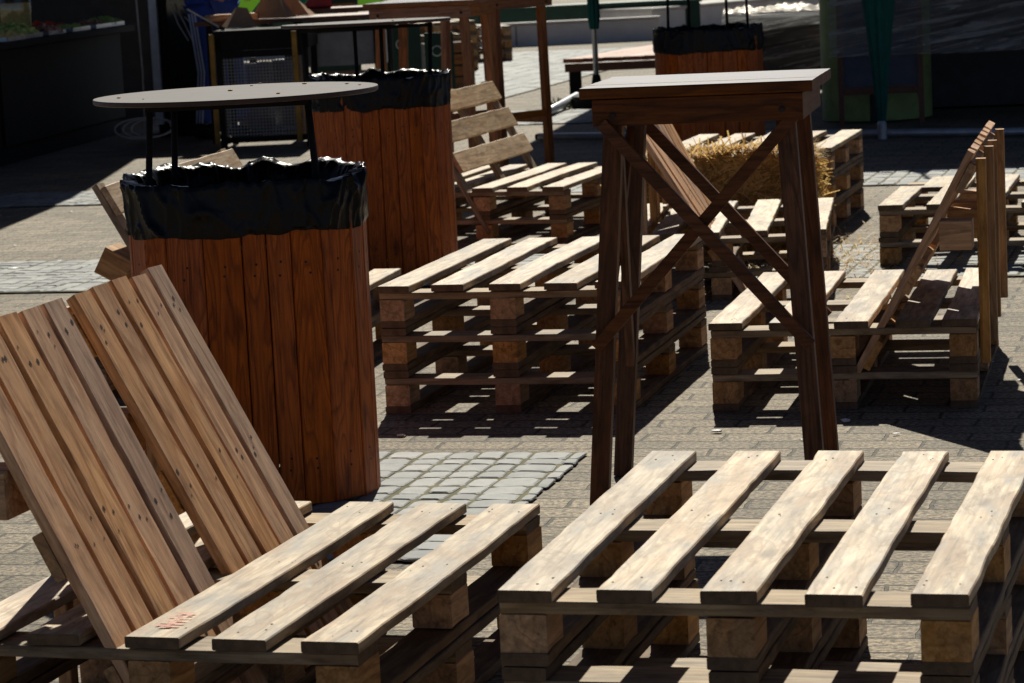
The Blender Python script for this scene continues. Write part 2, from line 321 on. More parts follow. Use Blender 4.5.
# sawn plank: length along x, top face at +z, a little warped, worn edges, nails
_pc={}
def plank_mesh(name,L,wd,t,mat,nails=(),variant=0,rough=1.0):
    key=(name,round(L,3),round(wd,3),round(t,3),mat,tuple(round(n,3) for n in nails),variant)
    if key in _pc: return _pc[key]
    r=random.Random(hash((round(L,3),round(wd,3),variant))&0xffff); mb=MB(); n=26; c=.0022
    ph=r.uniform(0,50); vs=[]; bow=r.uniform(-.0025,.0025)*rough
    for i in range(n+1):
        x=-L/2+L*i/n
        e0=(noise.noise(Vector((x*7+ph,0,0)))*.0028+max(0,noise.noise(Vector((x*23+ph,2,0)))-.3)*.010)*rough; e1=(noise.noise(Vector((x*7+ph,9,0)))*.0028-max(0,noise.noise(Vector((x*23+ph,12,0)))-.3)*.010)*rough
        dz=noise.noise(Vector((x*1.6+ph,5,3)))*.002*rough+bow*(1-(2*x/L)**2)*1.5; tw=noise.noise(Vector((x*.9+ph,1,7)))*.02*rough
        y0,y1=-wd/2+e0,wd/2+e1; z0,z1=-t/2,t/2; xo=(r.uniform(-.002,.002) if i in(0,n) else 0)*rough
        for y,z in [(y0+c,z0),(y1-c,z0),(y1,z0+c),(y1,z1-c),(y1-c,z1),(y0+c,z1),(y0,z1-c),(y0,z0+c)]:
            ex=xo+(noise.noise(Vector((y*60,z*50,ph)))*.002 if i in(0,n) else 0)
            vs.append((x+ex,y,z+dz+tw*y))
    fs=[]
    for i in range(n):
        for k in range(8): a=i*8+k;b=i*8+(k+1)%8; fs.append((a,a+8,b+8,b))
    fs.append(tuple(range(8))); fs.append(tuple(n*8+k for k in range(7,-1,-1)))
    fs=[f[::-1] for f in fs] if False else fs
    ends=fs[-2:]; mb.add(vs,fs[:-2]); b0=len(mb.f); [ (mb.f.append(f),mb.mi.append(2),mb.pr.append(0.)) for f in ends]
    for nx in nails:
        for q in range(r.choice((2,3,3))):
            x=nx+r.uniform(-.035,.035); y=r.uniform(-.36,.36)*wd; rr_=r.uniform(.002,.0044)*(.6 if mat=='pallet' else 1)
            k=6; zt=t/2+.0012+abs(bow)*1.5+.0012; dz=noise.noise(Vector((x*1.6+ph,5,3)))*.002*rough+bow*(1-(2*x/L)**2)*1.5+noise.noise(Vector((x*.9+ph,1,7)))*.02*rough*y
            mb.add([(x+rr_*1.5*math.cos(2*PI*j/k),y+rr_*math.sin(2*PI*j/k),t/2+dz+.0007) for j in range(k)],[tuple(range(k))],mi=1)
    me=mb.mesh(name,[M[mat],M['nail'],M['endgrain'] if mat in('pallet','pallet_under','pallet_shaded') else M[mat]]); bm=bmesh.new(); bm.from_mesh(me)
    bmesh.ops.recalc_face_normals(bm,faces=[f for f in bm.faces if f.material_index!=1]); bm.to_mesh(me); bm.free()
    _pc[key]=me; return me

# ---------------------------------------------------------------- ground
gm=MB(); gm.add([(-150,-60,0),(150,-60,0),(150,220,0),(-150,220,0)],[(0,1,2,3)])
tag(gm.obj('ground',M['paver']),kind='structure')
def uv2w(u,v,z=0): c,s=math.cos(GROUND_ROT),math.sin(GROUND_ROT); return (u*c-v*s,u*s+v*c,z)
def setts(name,u0,u1,v0,v1,su=.083,sv=.094,seed=0,ragged=False):
    r=random.Random(seed); mb=MB(); 
    mb.add([uv2w(u0,v0,.0075),uv2w(u1-(.02 if ragged else 0),v0,.0075),uv2w(u1-(.02 if ragged else 0),v1,.0075),uv2w(u0,v1,.0075)],[(0,1,2,3)],mi=1)
    nv=int(round((v1-v0)/sv)); u=u0
    rowj=[r.uniform(-.012,.012) for _ in range(nv+1)]
    while u<u1-.03:
        wd=su*r.uniform(.85,1.45); drift=r.uniform(-.02,.02); v=v0
        for j in range(nv):
            va=v0+j*sv+rowj[j]+r.uniform(-.008,.008); vb=v0+(j+1)*sv+rowj[j+1]-.001
            ua=u; ue=u+wd
            if ragged and ue>u1: ue=u1+r.uniform(-.004,.004)
            g=.003; jt=lambda:r.uniform(-.004,.004)
            q=[(ua+g+jt(),va+g+jt()),(ue-g+jt(),va+g+jt()),(ue-g+jt(),vb-g+jt()),(ua+g+jt(),vb-g+jt())]
            zt=.0105+r.uniform(-.001,.0015)
            cu=sum(p[0] for p in q)/4; cv=sum(p[1] for p in q)/4
            def oct_(k,cut):
                o_=[]
                for e in range(4):
                    p0,p1=q[e],q[(e+1)%4]; A0=(cu+(p0[0]-cu)*k,cv+(p0[1]-cv)*k); A1=(cu+(p1[0]-cu)*k,cv+(p1[1]-cv)*k)
                    o_+=[(A0[0]*(1-cut)+A1[0]*cut,A0[1]*(1-cut)+A1[1]*cut),(A0[0]*cut+A1[0]*(1-cut),A0[1]*cut+A1[1]*(1-cut))]
                return o_
            tl=(r.uniform(-.0012,.0012),r.uniform(-.0012,.0012))
            vs=[uv2w(*p,.005) for p in oct_(1,.10)]+[uv2w(*p,zt-.0025) for p in oct_(.98,.12)]+[uv2w(*p,zt+((p[0]-cu)*tl[0]+(p[1]-cv)*tl[1])*20) for p in oct_(.88,.2)]
            fs=[tuple(range(16,24))]+[(a+k,a+(k+1)%8,a+8+(k+1)%8,a+8+k) for a in (0,8) for k in range(8)]
            mb.add(vs,fs,pr=r.random())
        u+=wd
    return tag(mb.obj(name,[M['sett'],M['joint']]),kind='structure')
setts('cobble_path',-2.72,-1.785,6.10,7.42,seed=1,ragged=True)
setts('cobble_path',-7.5,3.0,11.05,12.2,seed=2)
setts('cobble_path',-8.5,3.5,14.9,15.7,seed=3)
setts('cobble_path',-6.1,-4.3,20.3,21.9,su=.14,sv=.14,seed=4)
setts('cobble_path',-8.6,-6.3,20.5,32.5,su=.18,sv=.18,seed=5)
lm=MB(); lm.add([(-14,38,.02),(-3.2,38,.02),(-2.2,75,.02),(-14,75,.02)],[(0,1,2,3)]); tag(lm.obj('lawn',M['foliage']),kind='structure')

# ---------------------------------------------------------------- pallets
DT=.0215; BH=.0645; TIER=DT*3+BH          # .129
def pallet(o,th,z0,W,L,offs=None,label='',group=None,partial=False,bw=.1,missing=(),skew=0,vseed=0,dark=False,broken=None):
    root=empty('wooden_pallet',(o[0],o[1],z0),th,label=label,cat='pallet',group=group)
    r=random.Random(vseed*17+3)
    offs=offs or [0,(W-bw)*.25,(W-bw)*.5,(W-bw)*.75,W-bw]
    if partial: offs=[0,(W-.08)/2,W-.08]
    BW=.08; blocks_u=[.0,(W-BW)/2,W-BW]; bw_u=BW; bl=.105; bv=[0.004,(L-bl)/2,L-bl-.004]
    e=.002
    for bu in blocks_u:       # bottom boards along v
        me=plank_mesh('bottom_board',L-.004,.079,DT-.001,'pallet_shaded',variant=r.randrange(3)); link('bottom_board',me,root,(bu+bw_u/2,L/2,DT/2+.0005),(0,0,PI/2))
    for bu in blocks_u:
        for k,v in enumerate(bv):
            me=plank_mesh('block',bl,.077,BH-.001,'pallet_block',variant=r.randrange(4),rough=.5); link('block',me,root,(bu+bw_u/2,v+bl/2,DT+BH/2),(0,0,PI/2))
    for v in bv:
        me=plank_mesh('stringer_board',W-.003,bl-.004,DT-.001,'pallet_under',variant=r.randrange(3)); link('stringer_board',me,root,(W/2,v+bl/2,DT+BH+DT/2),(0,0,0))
    zt=DT*2+BH+DT/2
    for i,u in enumerate(offs):
        if i in missing: continue
        b_=bw if not partial else .079
        rz=r.uniform(-.006,.006)+skew
        if broken and i==broken[0]:
            for (a0,a1,du) in broken[1]:
                me=plank_mesh('deck_board',a1-a0,b_,DT-.001,'pallet',nails=(),variant=i); link('deck_board',me,root,(u+b_/2+du,(a0+a1)/2,zt+r.uniform(0,.001)),(0,0,PI/2+rz))
            continue
        me=plank_mesh('deck_board',L+ (r.uniform(-.006,.006) if not partial else -.003),b_,DT-.001,'pallet_shaded' if partial else 'pallet',nails=(-L/2+.07,0,L/2-.07),variant=(i+vseed)%6)
        link('deck_board',me,root,(u+b_/2,L/2+r.uniform(-.004,.004),zt+r.uniform(0,.001)),(0,0,PI/2+rz))
    return root
def seat(o,th,W,L,n,where,offs=None,group='stacked pallets forming low seats',**k):
    names={2:['lower pallet','upper pallet'],3:['bottom pallet','middle pallet','top pallet']}[n]
    for i in range(n):
        top=i==n-1; c,s=math.cos(th),math.sin(th); j=rng.uniform(-.004,.004)
        rt_=pallet((o[0]+c*j,o[1]+s*j),th+(rng.uniform(-.004,.004) if i else 0),i*TIER+i*.0005,W,L,offs if top else None,
            label='%s of %s'%(names[i],where),group=group,partial=not top,vseed=int(abs(o[0]*100)+o[1]*10)+i,**(k if top else {}))
    return rt_
def P(o,th,u,v,z=0): c,s=math.cos(th),math.sin(th); return (o[0]+u*c-v*s,o[1]+u*s+v*c,z)

A=((-.042,4.425),-.27); seat(*A,.75,1.172,3,'the large stack at the front right corner',bw=.09)
B=((-.39,8.47),-.255); seat(*B,.765,1.22,3,'the three pallet stack in the middle left of the cross braced table',offs=[0,.165,.345,.515,.665])
C=((.579,8.225),-.225); seat(*C,.77,1.18,2,'the seat right of the cross braced table',offs=[0,.175,.365,.54,.67])
D=((-1.013,4.86),-.292); seatD=seat(*D,.765,1.13,2,'the seat at the front left with two slatted backrests',offs=[0,.16,.345,.505,.665])
sr=random.Random(5); sm_=MB()
for k in range(16):     # worn red stamp on the first seat board
    t=k/15; cx=.392+.012*math.sin(k*2.1); cy=.06+.10*t; w2=sr.uniform(.006,.016); h2=sr.uniform(.002,.005)
    sm_.add([(cx-w2,cy-h2,.0023),(cx+w2*.8,cy-h2*.4,.0023),(cx+w2,cy+h2,.0023),(cx-w2*.7,cy+h2*1.2,.0023)],[(0,1,2,3)])
M['stamp']=plain('faded_red_ink',(.50,.24,.19),rough=.8)
sm_.obj('red_stamp',M['stamp'],seatD,loc=(0,0,TIER))
E=((1.49,11.38),-.25); seat(*E,.86,1.2,2,'the seat at the far right edge with a split deck board',broken=(0,((0,.80,0),(.72,1.2,.098))))
I_=((.41,10.73),-.14); seat(*I_,.79,1.2,2,'the seat in front of the hay bale',offs=[0,.13,.29,.47,.69])
J=((-.49,13.17),-.30); seat(*J,.80,1.25,2,'the seat with the three board backrest behind the second bin',offs=[0,.16,.355,.52,.70])
K=((-1.37,8.99),-.2); seat(*K,.77,1.2,2,'the seat hidden behind the nearest bin')
H=((.70,12.97),-.265); seat(*H,.80,1.03,3,'the three pallet stack behind the hay bale')
pallet((-2.63,6.42),-.3,0,.8,1.2,label='single dark pallet lying at the left edge behind the slatted backrest',vseed=5)

# backrests of upright slats
def slat_back(o,th,u_deck,v0,v1,lean,ztop,label,zbot=.02,n=5,slope=.5,posts=True,blocks=True,post_top=None,group='leaning slatted backrests',post_z0=.02,mat='plank'):
    root=empty('pallet_backrest',P(o,th,u_deck,v0,.2586+.001),th,label=label,cat='backrest',group=group)
    # local frame: x=u, y=v ; slope du/dz, leaning towards lean*u
    a=math.atan(slope); zt=ztop-.2586; zb=zbot-.2586; t=.021
    d=Vector((lean*math.sin(a),0,math.cos(a))); wv=v1-v0; pw=wv/n; r=random.Random(int(v0*100+o[1]*7))
    nrm=Vector((math.cos(a)*-lean,0,math.sin(a)))           # sitting side
    Lp=(zt-zb)/math.cos(a); base=d*(zb/math.cos(a))
    mt=Matrix((d,Vector((0,1,0)).cross(Vector((0,0,0))) if 0 else nrm.cross(d),nrm)).transposed()
    eul=mt.to_euler()
    for i in range(n):
        dl=r.uniform(-.012,.004); ll=Lp+dl; c=base+d*(ll/2)+Vector((0,(i+.5)*pw,0))+nrm*(t/2)
        me=plank_mesh('plank',Lp,pw-.0155,t,mat,nails=(-Lp/2+.16,0,Lp/2-.08),variant=i+int(v0*10),rough=.8)
        o_=link('plank',me,root,c,eul); 
    for s in (.16,Lp/2,Lp-.08):
        c=base+d*s+Vector((0,wv/2,0))-nrm*(.011); ybar=plank_mesh('batten',wv-.01,.09,.021,'orange_x' if 0 else 'pallet_block',variant=1,rough=.6)
        m2=Matrix((Vector((0,1,0)),-d if 0 else d.cross(Vector((0,1,0))).cross(Vector((0,1,0))) if 0 else d,Vector((0,1,0)).cross(d))).transposed()
        link('batten',ybar,root,c,m2.to_euler())
    if posts:
        pt=post_top or ztop-.02; xt=lean*(slope*(pt-.2586)+.024)
        for y in (.03,wv-.03):
            hh=pt-post_z0; mb=MB(); mb.box(-hh/2,hh/2,-.016,.016,-.014,.014,c=.002)
            link('support_post',mb.mesh('support_post',M['pallet_block']),root,(xt,y,post_z0-.2586+hh/2),(0,PI/2,0))
        if blocks:
            mb=MB(); mb.box(-.046,.046,-.05,.05,-.042,.042,c=.003); link('spacer_block',mb.mesh('spacer_block',M['pallet_block']),root,(xt-lean*.075,.05,.24),(0,0,0))
            mb=MB(); mb.box(-.046,.046,-.05,.05,-.042,.042,c=.003); link('spacer_block',mb.mesh('spacer_block',M['pallet_block']),root,(xt-lean*.075,wv-.07,.235),(0,0,0))
    return root
slat_back(*D,.284,.0,.47,-1,.772,'nearest slatted backrest of pale planks leaning in the front left seat',slope=.5)
slat_back(*D,.272,.555,1.0,-1,.768,'second slatted backrest touching the front of the nearest bin, weathered grey and tan planks',slope=.53)
slat_back(*C,.515,.0,.47,1,.735,'nearer of the two backrests seen edge on in the seat at right',slope=.55,post_z0=.13)
slat_back(*C,.515,.50,.99,1,.745,'farther of the two backrests seen edge on in the seat at right',slope=.55,post_z0=.19)
slat_back(*I_,.325,.0,.5,-1,.76,'nearer slatted backrest seen between the legs of the cross braced table',slope=.60,post_z0=.1,post_top=.58,blocks=False)
slat_back(*I_,.295,.55,1.08,-1,.77,'farther slatted backrest left of the hay bale',slope=.5,post_z0=.27,post_top=.58,blocks=False)
# backrests of level boards on battens
def board_back(o,th,u_deck,v0,v1,label,rows=(.06,.21,.36),L=.47,slope=.55,n_b=3):
    root=empty('pallet_backrest',P(o,th,u_deck,v0,.2605),th,label=label,cat='backrest',group='backrests of three level boards')
    a=math.atan(slope); d=Vector((-math.sin(a),0,math.cos(a))); nrm=Vector((math.cos(a),0,math.sin(a))); wv=v1-v0
    my=Matrix((Vector((0,1,0)),-d,Vector((0,1,0)).cross(-d))).transposed()
    for i,s in enumerate(rows):
        ex=.02*(i==0)
        me=plank_mesh('level_board',wv-.03-ex,.1,.021,'level',nails=(-wv/2+.08,0,wv/2-.1),variant=i+1)
        link('level_board',me,root,d*(s+.05)+Vector((0,wv/2+ex/2-.01*i,0))+nrm*.033,my.to_euler())
    mb_=Matrix((d,nrm.cross(d),nrm)).transposed()
    for k in range(n_b):
        y=.03+(wv-.1)*k/(n_b-1); me=plank_mesh('batten',L+.25,.07,.021,'pallet_under',variant=k); link('batten',me,root,d*(L/2-.12)+Vector((0,y,0))+nrm*.011,mb_.to_euler())
    return root
board_back(*J,.30,.0,1.20,'backrest of three level boards behind the second bin, left of the tall table legs')
kb=board_back(*K,.28,.06,1.50,'backrest of level boards sticking out behind the left side of the nearest bin')

mb=MB(); mb.box(-.05,.05,-.05,.09,-.045,.045,c=.003); link('spacer_block',mb.mesh('spacer_block',M['pallet_block']),kb,(-.17,.03,.165),(0,.5,0))
# ---------------------------------------------------------------- bins with round tables
def sup(r,a,n): 
    c,s=math.cos(a),math.sin(a); k=(abs(c)**n+abs(s)**n)**(-1/n); return (r*k*c,r*k*s)
def bin_(x,y,rx,hz,label,rot=0,n=3.2,ns=26,seed=0):
    root=empty('litter_bin',(x,y,0),rot,label=label,cat='litter bin',group='round wooden bins lined with black bags')
    r=random.Random(seed); mb=MB(); pts=[sup(rx,2*PI*i/400,n) for i in range(401)]
    # equal-length staves round the outline
    cum=[0]
    for i in range(400): cum.append(cum[-1]+math.dist(pts[i],pts[i+1]))
    def at(s):
        s%=cum[-1]; 
        import bisect
        i=min(399,bisect.bisect_right(cum,s)-1); t=(s-cum[i])/max(1e-9,cum[i+1]-cum[i]); return (pts[i][0]*(1-t)+pts[i+1][0]*t,pts[i][1]*(1-t)+pts[i+1][1]*t)
    P_=cum[-1]; s=0.; ws=[r.uniform(.72,1.2) for _ in range(ns)]; tot=sum(ws); zt=hz-.05
    for wq in ws:
        w_=wq/tot*P_; g=.0016; 
        a=Vector((*at(s+g),0)); b=Vector((*at(s+w_-g),0)); s+=w_; dd=(b-a).normalized(); nn=Vector((dd.y,-dd.x,0)); off=r.uniform(-.0015,.0015); c=.003
        prof=[a-nn*.018,a+nn*(off-c),a+dd*c+nn*off,b-dd*c+nn*off,b+nn*(off-c),b-nn*.018]
        z0=.01+r.uniform(0,.004); vs=[(p.x,p.y,z) for z in (z0,zt) for p in prof]; k=6
        fs=[(i,(i+1)%k,k+(i+1)%k,k+i) for i in range(k)]+[tuple(range(k))[::-1],tuple(range(k,2*k))]
        mb.add(vs,fs,pr=r.random()+.01)
        for zz in (.10,.13,.60,.63) if w_>.03 else ():
            cc=(a+b)/2+dd*r.uniform(-.006,.006)+nn*(off+.0008); up=Vector((0,0,1)); zz+=r.uniform(-.004,.004)
            mb.add([tuple(cc+dd*.0035*math.cos(j*PI/3)+up*(zz+.0035*math.sin(j*PI/3))) for j in range(6)],[tuple(range(6))],mi=1)
    mb.obj('stave_body',[M['orange'],M['nail']],root)
    # liner folded over the rim
    bg=MB(); nA=460; base=[(-.06,-.16),(-.045,-.06),(-.030,-.02),(-.014,.0),(-.003,.003),(.001,-.010),(.002,-.03),(.003,-.05),(.004,-.07),(.003,-.09),(.003,-.105),(.003,-.118),(.001,-.130)]
    prof=[]
    for q in range(len(base)-1):
        for t in range(3): f=t/3; prof.append((base[q][0]*(1-f)+base[q+1][0]*f,base[q][1]*(1-f)+base[q+1][1]*f,q+f))
    prof.append((*base[-1],len(base)-1.0)); vs=[]
    def ridge(v): return 1-min(1,abs(noise.noise(v))*3.2)
    for j,(dr,dz,q) in enumerate(prof):
        rim=math.exp(-((q-4)/1.6)**2); out=min(1,max(0,(q-4)/2)); side=.25 if q>5 else 1
        for i in range(nA):
            a=2*PI*i/nA; px,py=sup(rx,a,n); l=math.hypot(px,py); ux,uy=px/l,py/l
            corner=abs(math.sin(2*a))**1.5
            V1=Vector((ux*4.5+seed,uy*4.5,dz*5)); V2=Vector((ux*9+3,uy*9,dz*9+seed)); V3=Vector((ux*16,uy*16+seed,dz*22))
            crease=ridge(V1)**2*.012+ridge(V2)**3*.007
            d=crease*(.22+.7*corner+.45*rim if q>3.5 else .9)+noise.noise(Vector((ux*2.5,uy*2.5,seed+dz*3)))*.008
            rimz=(noise.noise(Vector((ux*4+seed,uy*4,1)))*.018+ridge(Vector((ux*5,uy*5,4+seed)))**2*.007)*rim
            low=(noise.noise(Vector((ux*3,uy*3,seed+8)))*.012+noise.noise(Vector((ux*12,uy*12,seed+2)))*.004)*(1 if q>11 else 0)
            vs.append((px+ux*(dr+d*(1 if q>3 else -1)),py+uy*(dr+d*(1 if q>3 else -1)),hz+dz+rimz+low))
    m_=len(prof); fs=[(j*nA+i,j*nA+(i+1)%nA,(j+1)*nA+(i+1)%nA,(j+1)*nA+i) for j in range(m_-1) for i in range(nA)]
    bg.add(vs,[f[::-1] for f in fs]); bg.add([(px_*.8,py_*.8,hz-.17) for px_,py_ in (sup(rx,2*PI*i/40,n) for i in range(40))],[tuple(range(40))])
    bg.obj('bin_liner',M['bag'],root,smooth=True)
    return root
def disc(x,y,z,r,legs,zl,label,rot=0,crumbs=0,splay=1.0,tilt=0):
    root=empty('round_table',(x,y,zl),rot,label=label,cat='table',group='round bistro tables standing on the bins')
    root.rotation_euler=(tilt,0,rot); z-=zl; mb=MB(); n=72
    mb.add([(r*.997*math.cos(2*PI*i/n),r*.997*math.sin(2*PI*i/n),z) for i in range(n)],[tuple(range(n))],mi=0)
    mb.lathe([(r*.99,z-.013),(r,z-.011),(r,z-.003),(r*.997,z-.0005)],n=n,mi=1)
    mb.obj('table_top',[M['disc'],M['disc_edge']],root)
    for (lx,ly) in legs:
        t=MB(); t.tube([(lx*splay,ly*splay,0),(lx*.97,ly*.97,z-.014)],.0085,8); t.obj('leg',M['steel_dark'],root,smooth=True)
    t=MB(); 
    for i in range(len(legs)): t.bar((*legs[i],z-.028),(*legs[(i+1)%len(legs)],z-.028),.014,.010)
    t.obj('leg_frame',M['steel_dark'],root)
    if crumbs:
        q=random.Random(3); c=MB()
        for _ in range(crumbs):
            a=q.uniform(0,2*PI); rr2=r*math.sqrt(q.random())*.95; c.blob((rr2*math.cos(a),rr2*math.sin(a),z+.002),q.uniform(.002,.0055),seed=_,sc3=(1.5,1,.5),amp=.5)
        o=c.obj('crumbs',M['twine'],root); o['kind']='stuff'
    return root
bin_(-.667,7.36,.305,.832,'nearest orange brown stave bin with a black liner under the nearest round table',n=3.0,seed=1,rot=.05)
disc(-.677,7.35,1.045,.366,[(-.215,-.13),(-.18,.13),(.178,.13),(.195,-.13)],.69,'nearest round grey table top standing above the nearest bin',crumbs=9,splay=1.08)
bin_(-.515,12.2,.302,.838,'second bin, right behind the nearest one, in front of the brown tables',n=2.4,seed=2)
disc(-.555,12.22,1.068,.362,[(-.28,-.05),(.07,-.14),(-.06,.15),(.28,.05)],.69,'round table above the second bin, seen almost edge on',crumbs=8,splay=.92,tilt=-.013)
bin_(1.235,16.8,.315,.80,'farthest bin in the shade beyond the cross braced table',n=2.6,seed=3)
disc(1.24,16.8,1.06,.37,[(-.24,-.06),(.10,-.17),(-.10,.17),(.24,.06)],.69,'farthest round table, only its thin black legs showing above the farthest bin')

# ---------------------------------------------------------------- tall tables
def tall_table(o,th,W,Dp,z,label,mat='tbl',top='tbltop',brace=True,splay=.082,lw=.046,tt=.026,group='tall wooden bar tables',stretch=False):
    root=empty('bar_table',(*o,0),th,label=label,cat='table',group=group)
    r=random.Random(int(o[1]*10)); nb=4
    mb=MB(); pw=Dp/nb
    for i in range(nb):
        mb.box(0,W,i*pw+.0015,(i+1)*pw-.0015,z-tt+r.uniform(-.001,.001),z+r.uniform(-.0015,.001),c=.004,pr=.1+.2*i)
    tp=mb.obj('table_top',[M[top],M[mat]],root)
    for p_ in tp.data.polygons: p_.material_index=0 if p_.normal.z>.9 else 1
    zb=z-tt-.003; ah=.064; ins=.026
    for (a,b) in (((ins,ins+.012),(W-ins,ins+.012)),((ins,Dp-ins-.012),(W-ins,Dp-ins-.012)),((ins+.012,ins+.026),(ins+.012,Dp-ins-.026)),((W-ins-.012,ins+.026),(W-ins-.012,Dp-ins-.026))):
        bar_obj('apron',(*a,zb-ah/2),(*b,zb-ah/2),ah,.024,(0,0,1),M[mat],root)
    top_=[]; 
    for sx,sy in ((0,0),(1,0),(1,1),(0,1)):
        tx=ins+.026+lw/2 if sx==0 else W-ins-.026-lw/2; ty=ins+.026+lw/2 if sy==0 else Dp-ins-.026-lw/2
        dx=-splay if sx==0 else splay*.6
        bar_obj('leg',(tx+dx,ty,0.002),(tx,ty,zb-.001),lw,lw*.9,(1,0,0),M[mat],root); top_.append((tx,ty,tx+dx))
    for bx_,by_ in ((ins+.05,ins-.001),(W-ins-.05,ins-.001)):
        m2=MB(); m2.lathe([(.008,0),(.008,.003),(.004,.005)],n=10); m2.obj('bolt',M['nail'],root,loc=(bx_,by_,zb-ah*.6),rot=(PI/2,0,0))
    def lx(k,zz): tx,ty,bx=top_[k]; f=zz/zb; return bx+(tx-bx)*f
    if brace:
        for (k0,k1,yo) in ((0,1,-1),(3,2,1)):
            y0=top_[k0][1]+yo*(lw/2+.010)*-1*1.0 if False else top_[k0][1]+ (-(lw/2+.011) if yo<0 else (lw/2+.011))
            for s,(za,zb2) in enumerate(((.42,.93),(.93,.42))):
                if s==0 and yo>0: continue
                m2=MB(); yy=y0+(0 if s==0 else (.022 if yo<0 else -.022))*0+( -.0105 if (s and yo<0) else .0105 if (s and yo>0) else .0105 if yo<0 else -.0105)*.0
                yy=y0-(.012 if yo<0 else -.012)*s*0 + (.0 if s==0 else (-.021 if yo<0 else .021))
                m2.bar((lx(k0,za)-.02,yy,za-.02*(1 if za<zb2 else -1)),(lx(k1,zb2)+.02,yy,zb2+.02*(1 if za<zb2 else -1)),.030,.020,side=(0,0,1)); m2.obj('cross_brace',M[mat],root)
        for (k0,k1,xo) in ((0,3,-1),):
            for s,(za,zb2) in enumerate(((.30,.90),(.90,.30))):
                xo2=-.011+.022*s
                bar_obj('cross_brace',(lx(k0,za)+xo2,top_[k0][1]+lw*.46,za),(lx(k1,zb2)+xo2,top_[k1][1]-lw*.46,zb2),.030,.020,(0,1,0),M[mat],root)
    if stretch:
        for k0,k1 in ((0,1),(1,2),(2,3),(3,0)):
            m2=MB(); zz=.30 if (k0%2) else .34; m2.bar((lx(k0,zz),top_[k0][1],zz),(lx(k1,zz),top_[k1][1],zz),.04,.02,side=(0,0,1)); m2.obj('stretcher',M[mat],root)
    return root
tall_table((.19,6.865),-.20,.560,.53,1.035,'dark brown square bar table with crossed braces standing behind the front right pallets')
tall_table((-.72,15.55),-.25,.62,.60,1.065,'brown bar table directly behind the second bin',mat='tbl2',top='tbltop',brace=False,splay=.04)
tall_table((-.03,16.61),.75,.55,.55,1.065,'brown bar table turned cornerwise, right of the other brown table',mat='tbl2',top='tbltop',brace=False,splay=.03,stretch=True)

# ---------------------------------------------------------------- hay bale
def straw_blades(mb,cnt,place,r,lmin=.05,lmax=.13,wd=.0022):
    for _ in range(cnt):
        p,nrm=place(r); t=Vector((r.gauss(0,1),r.gauss(0,1),r.gauss(0,.6))); t-=nrm*t.dot(nrm)*.8; t.normalize()
        L=r.uniform(lmin,lmax); s=t.cross(nrm).normalized()*wd*r.uniform(.7,1.5); bend=nrm*r.uniform(-.004,.018)
        a=p-t*L/2+nrm*r.uniform(-.01,.006); m_=p+bend; b=p+t*L/2+nrm*r.uniform(-.012,.012)+Vector((0,0,-r.uniform(0,.01)))
        mb.add([a-s,a+s,m_+s,m_-s,b+s*.6,b-s*.6],[(0,1,2,3),(3,2,4,5)],pr=r.random())
hx,hy,hz=.80,.36,.425
bale=empty('hay_bale',(.94,12.33,0),-.2,label='golden straw bale lying between the pallet seat and the three pallet stack',cat='hay bale')
r=random.Random(11); core=MB(); nx,ny,nz=22,10,11
def bx_noise(v,amp=.02): 
    n_=noise.noise_vector(Vector(v)*7); return (v[0]+n_.x*amp,v[1]+n_.y*amp,max(.003,v[2]+n_.z*amp))
bm=bmesh.new(); bmesh.ops.create_cube(bm,size=1); bmesh.ops.subdivide_edges(bm,edges=bm.edges[:],cuts=13,use_grid_fill=True)
for v in bm.verts:
    c=v.co; k=(abs(c.x*2)**8+abs(c.y*2)**8+abs(c.z*2)**8)**(-1/8)
    k=min(1,k); c*= k if k<1 else 1; v.co=Vector(bx_noise((c.x*(hx-.03),c.y*(hy-.03),(c.z+.5)*(hz-.02)),.035))
me=bpy.data.meshes.new('straw_body'); bm.to_mesh(me); 
at=me.attributes.new('pr','FLOAT','FACE'); at.data.foreach_set('value',[.02+.25*random.Random(i).random() for i in range(len(me.polygons))]); bm.free(); me.materials.append(M['straw'])
link('straw_body',me,bale)
def pl_bale(r):
    f=r.random(); 
    if f<.42: p=Vector((r.uniform(-.5,.5)*hx,r.uniform(-.5,.5)*hy,hz+noise.noise(Vector((r.random()*9,3,1)))*.01)); n_=Vector((0,0,1))
    elif f<.78: p=Vector((r.uniform(-.5,.5)*hx,-hy/2,r.uniform(0,1)*hz)); n_=Vector((0,-1,0))
    elif f<.92: p=Vector((hx/2,r.uniform(-.5,.5)*hy,r.uniform(0,1)*hz)); n_=Vector((1,0,0))
    else: p=Vector((-hx/2,r.uniform(-.5,.5)*hy,r.uniform(0,1)*hz)); n_=Vector((-1,0,0))
    return Vector(bx_noise(p,.03)),n_
sb=MB(); straw_blades(sb,9000,pl_bale,r,.07,.20); o=sb.obj('straw_blades',M['straw'],bale); o['kind']='stuff'
for y in (-.09,.09):
    t=MB(); t.tube([(-hx/2-.004,y,.02),(-hx/2,y,hz-.02),(-hx/2+.03,y,hz+.001),(0,y,hz+.004),(hx/2-.03,y,hz+.001),(hx/2,y,hz-.02),(hx/2+.004,y,.02)],.004,6); t.obj('twine',M['twine'],bale)
ls=MB(); 
def pl_g(r):
    return Vector((1.22+r.gauss(0,.24),11.9+r.gauss(0,.6),.004+abs(r.gauss(0,.012)))),Vector((0,0,1))
straw_blades(ls,1300,pl_g,r,.04,.11); tag(ls.obj('loose_straw',M['straw']),'loose golden straw scattered on the paving in front of the bale','straw',kind='stuff')

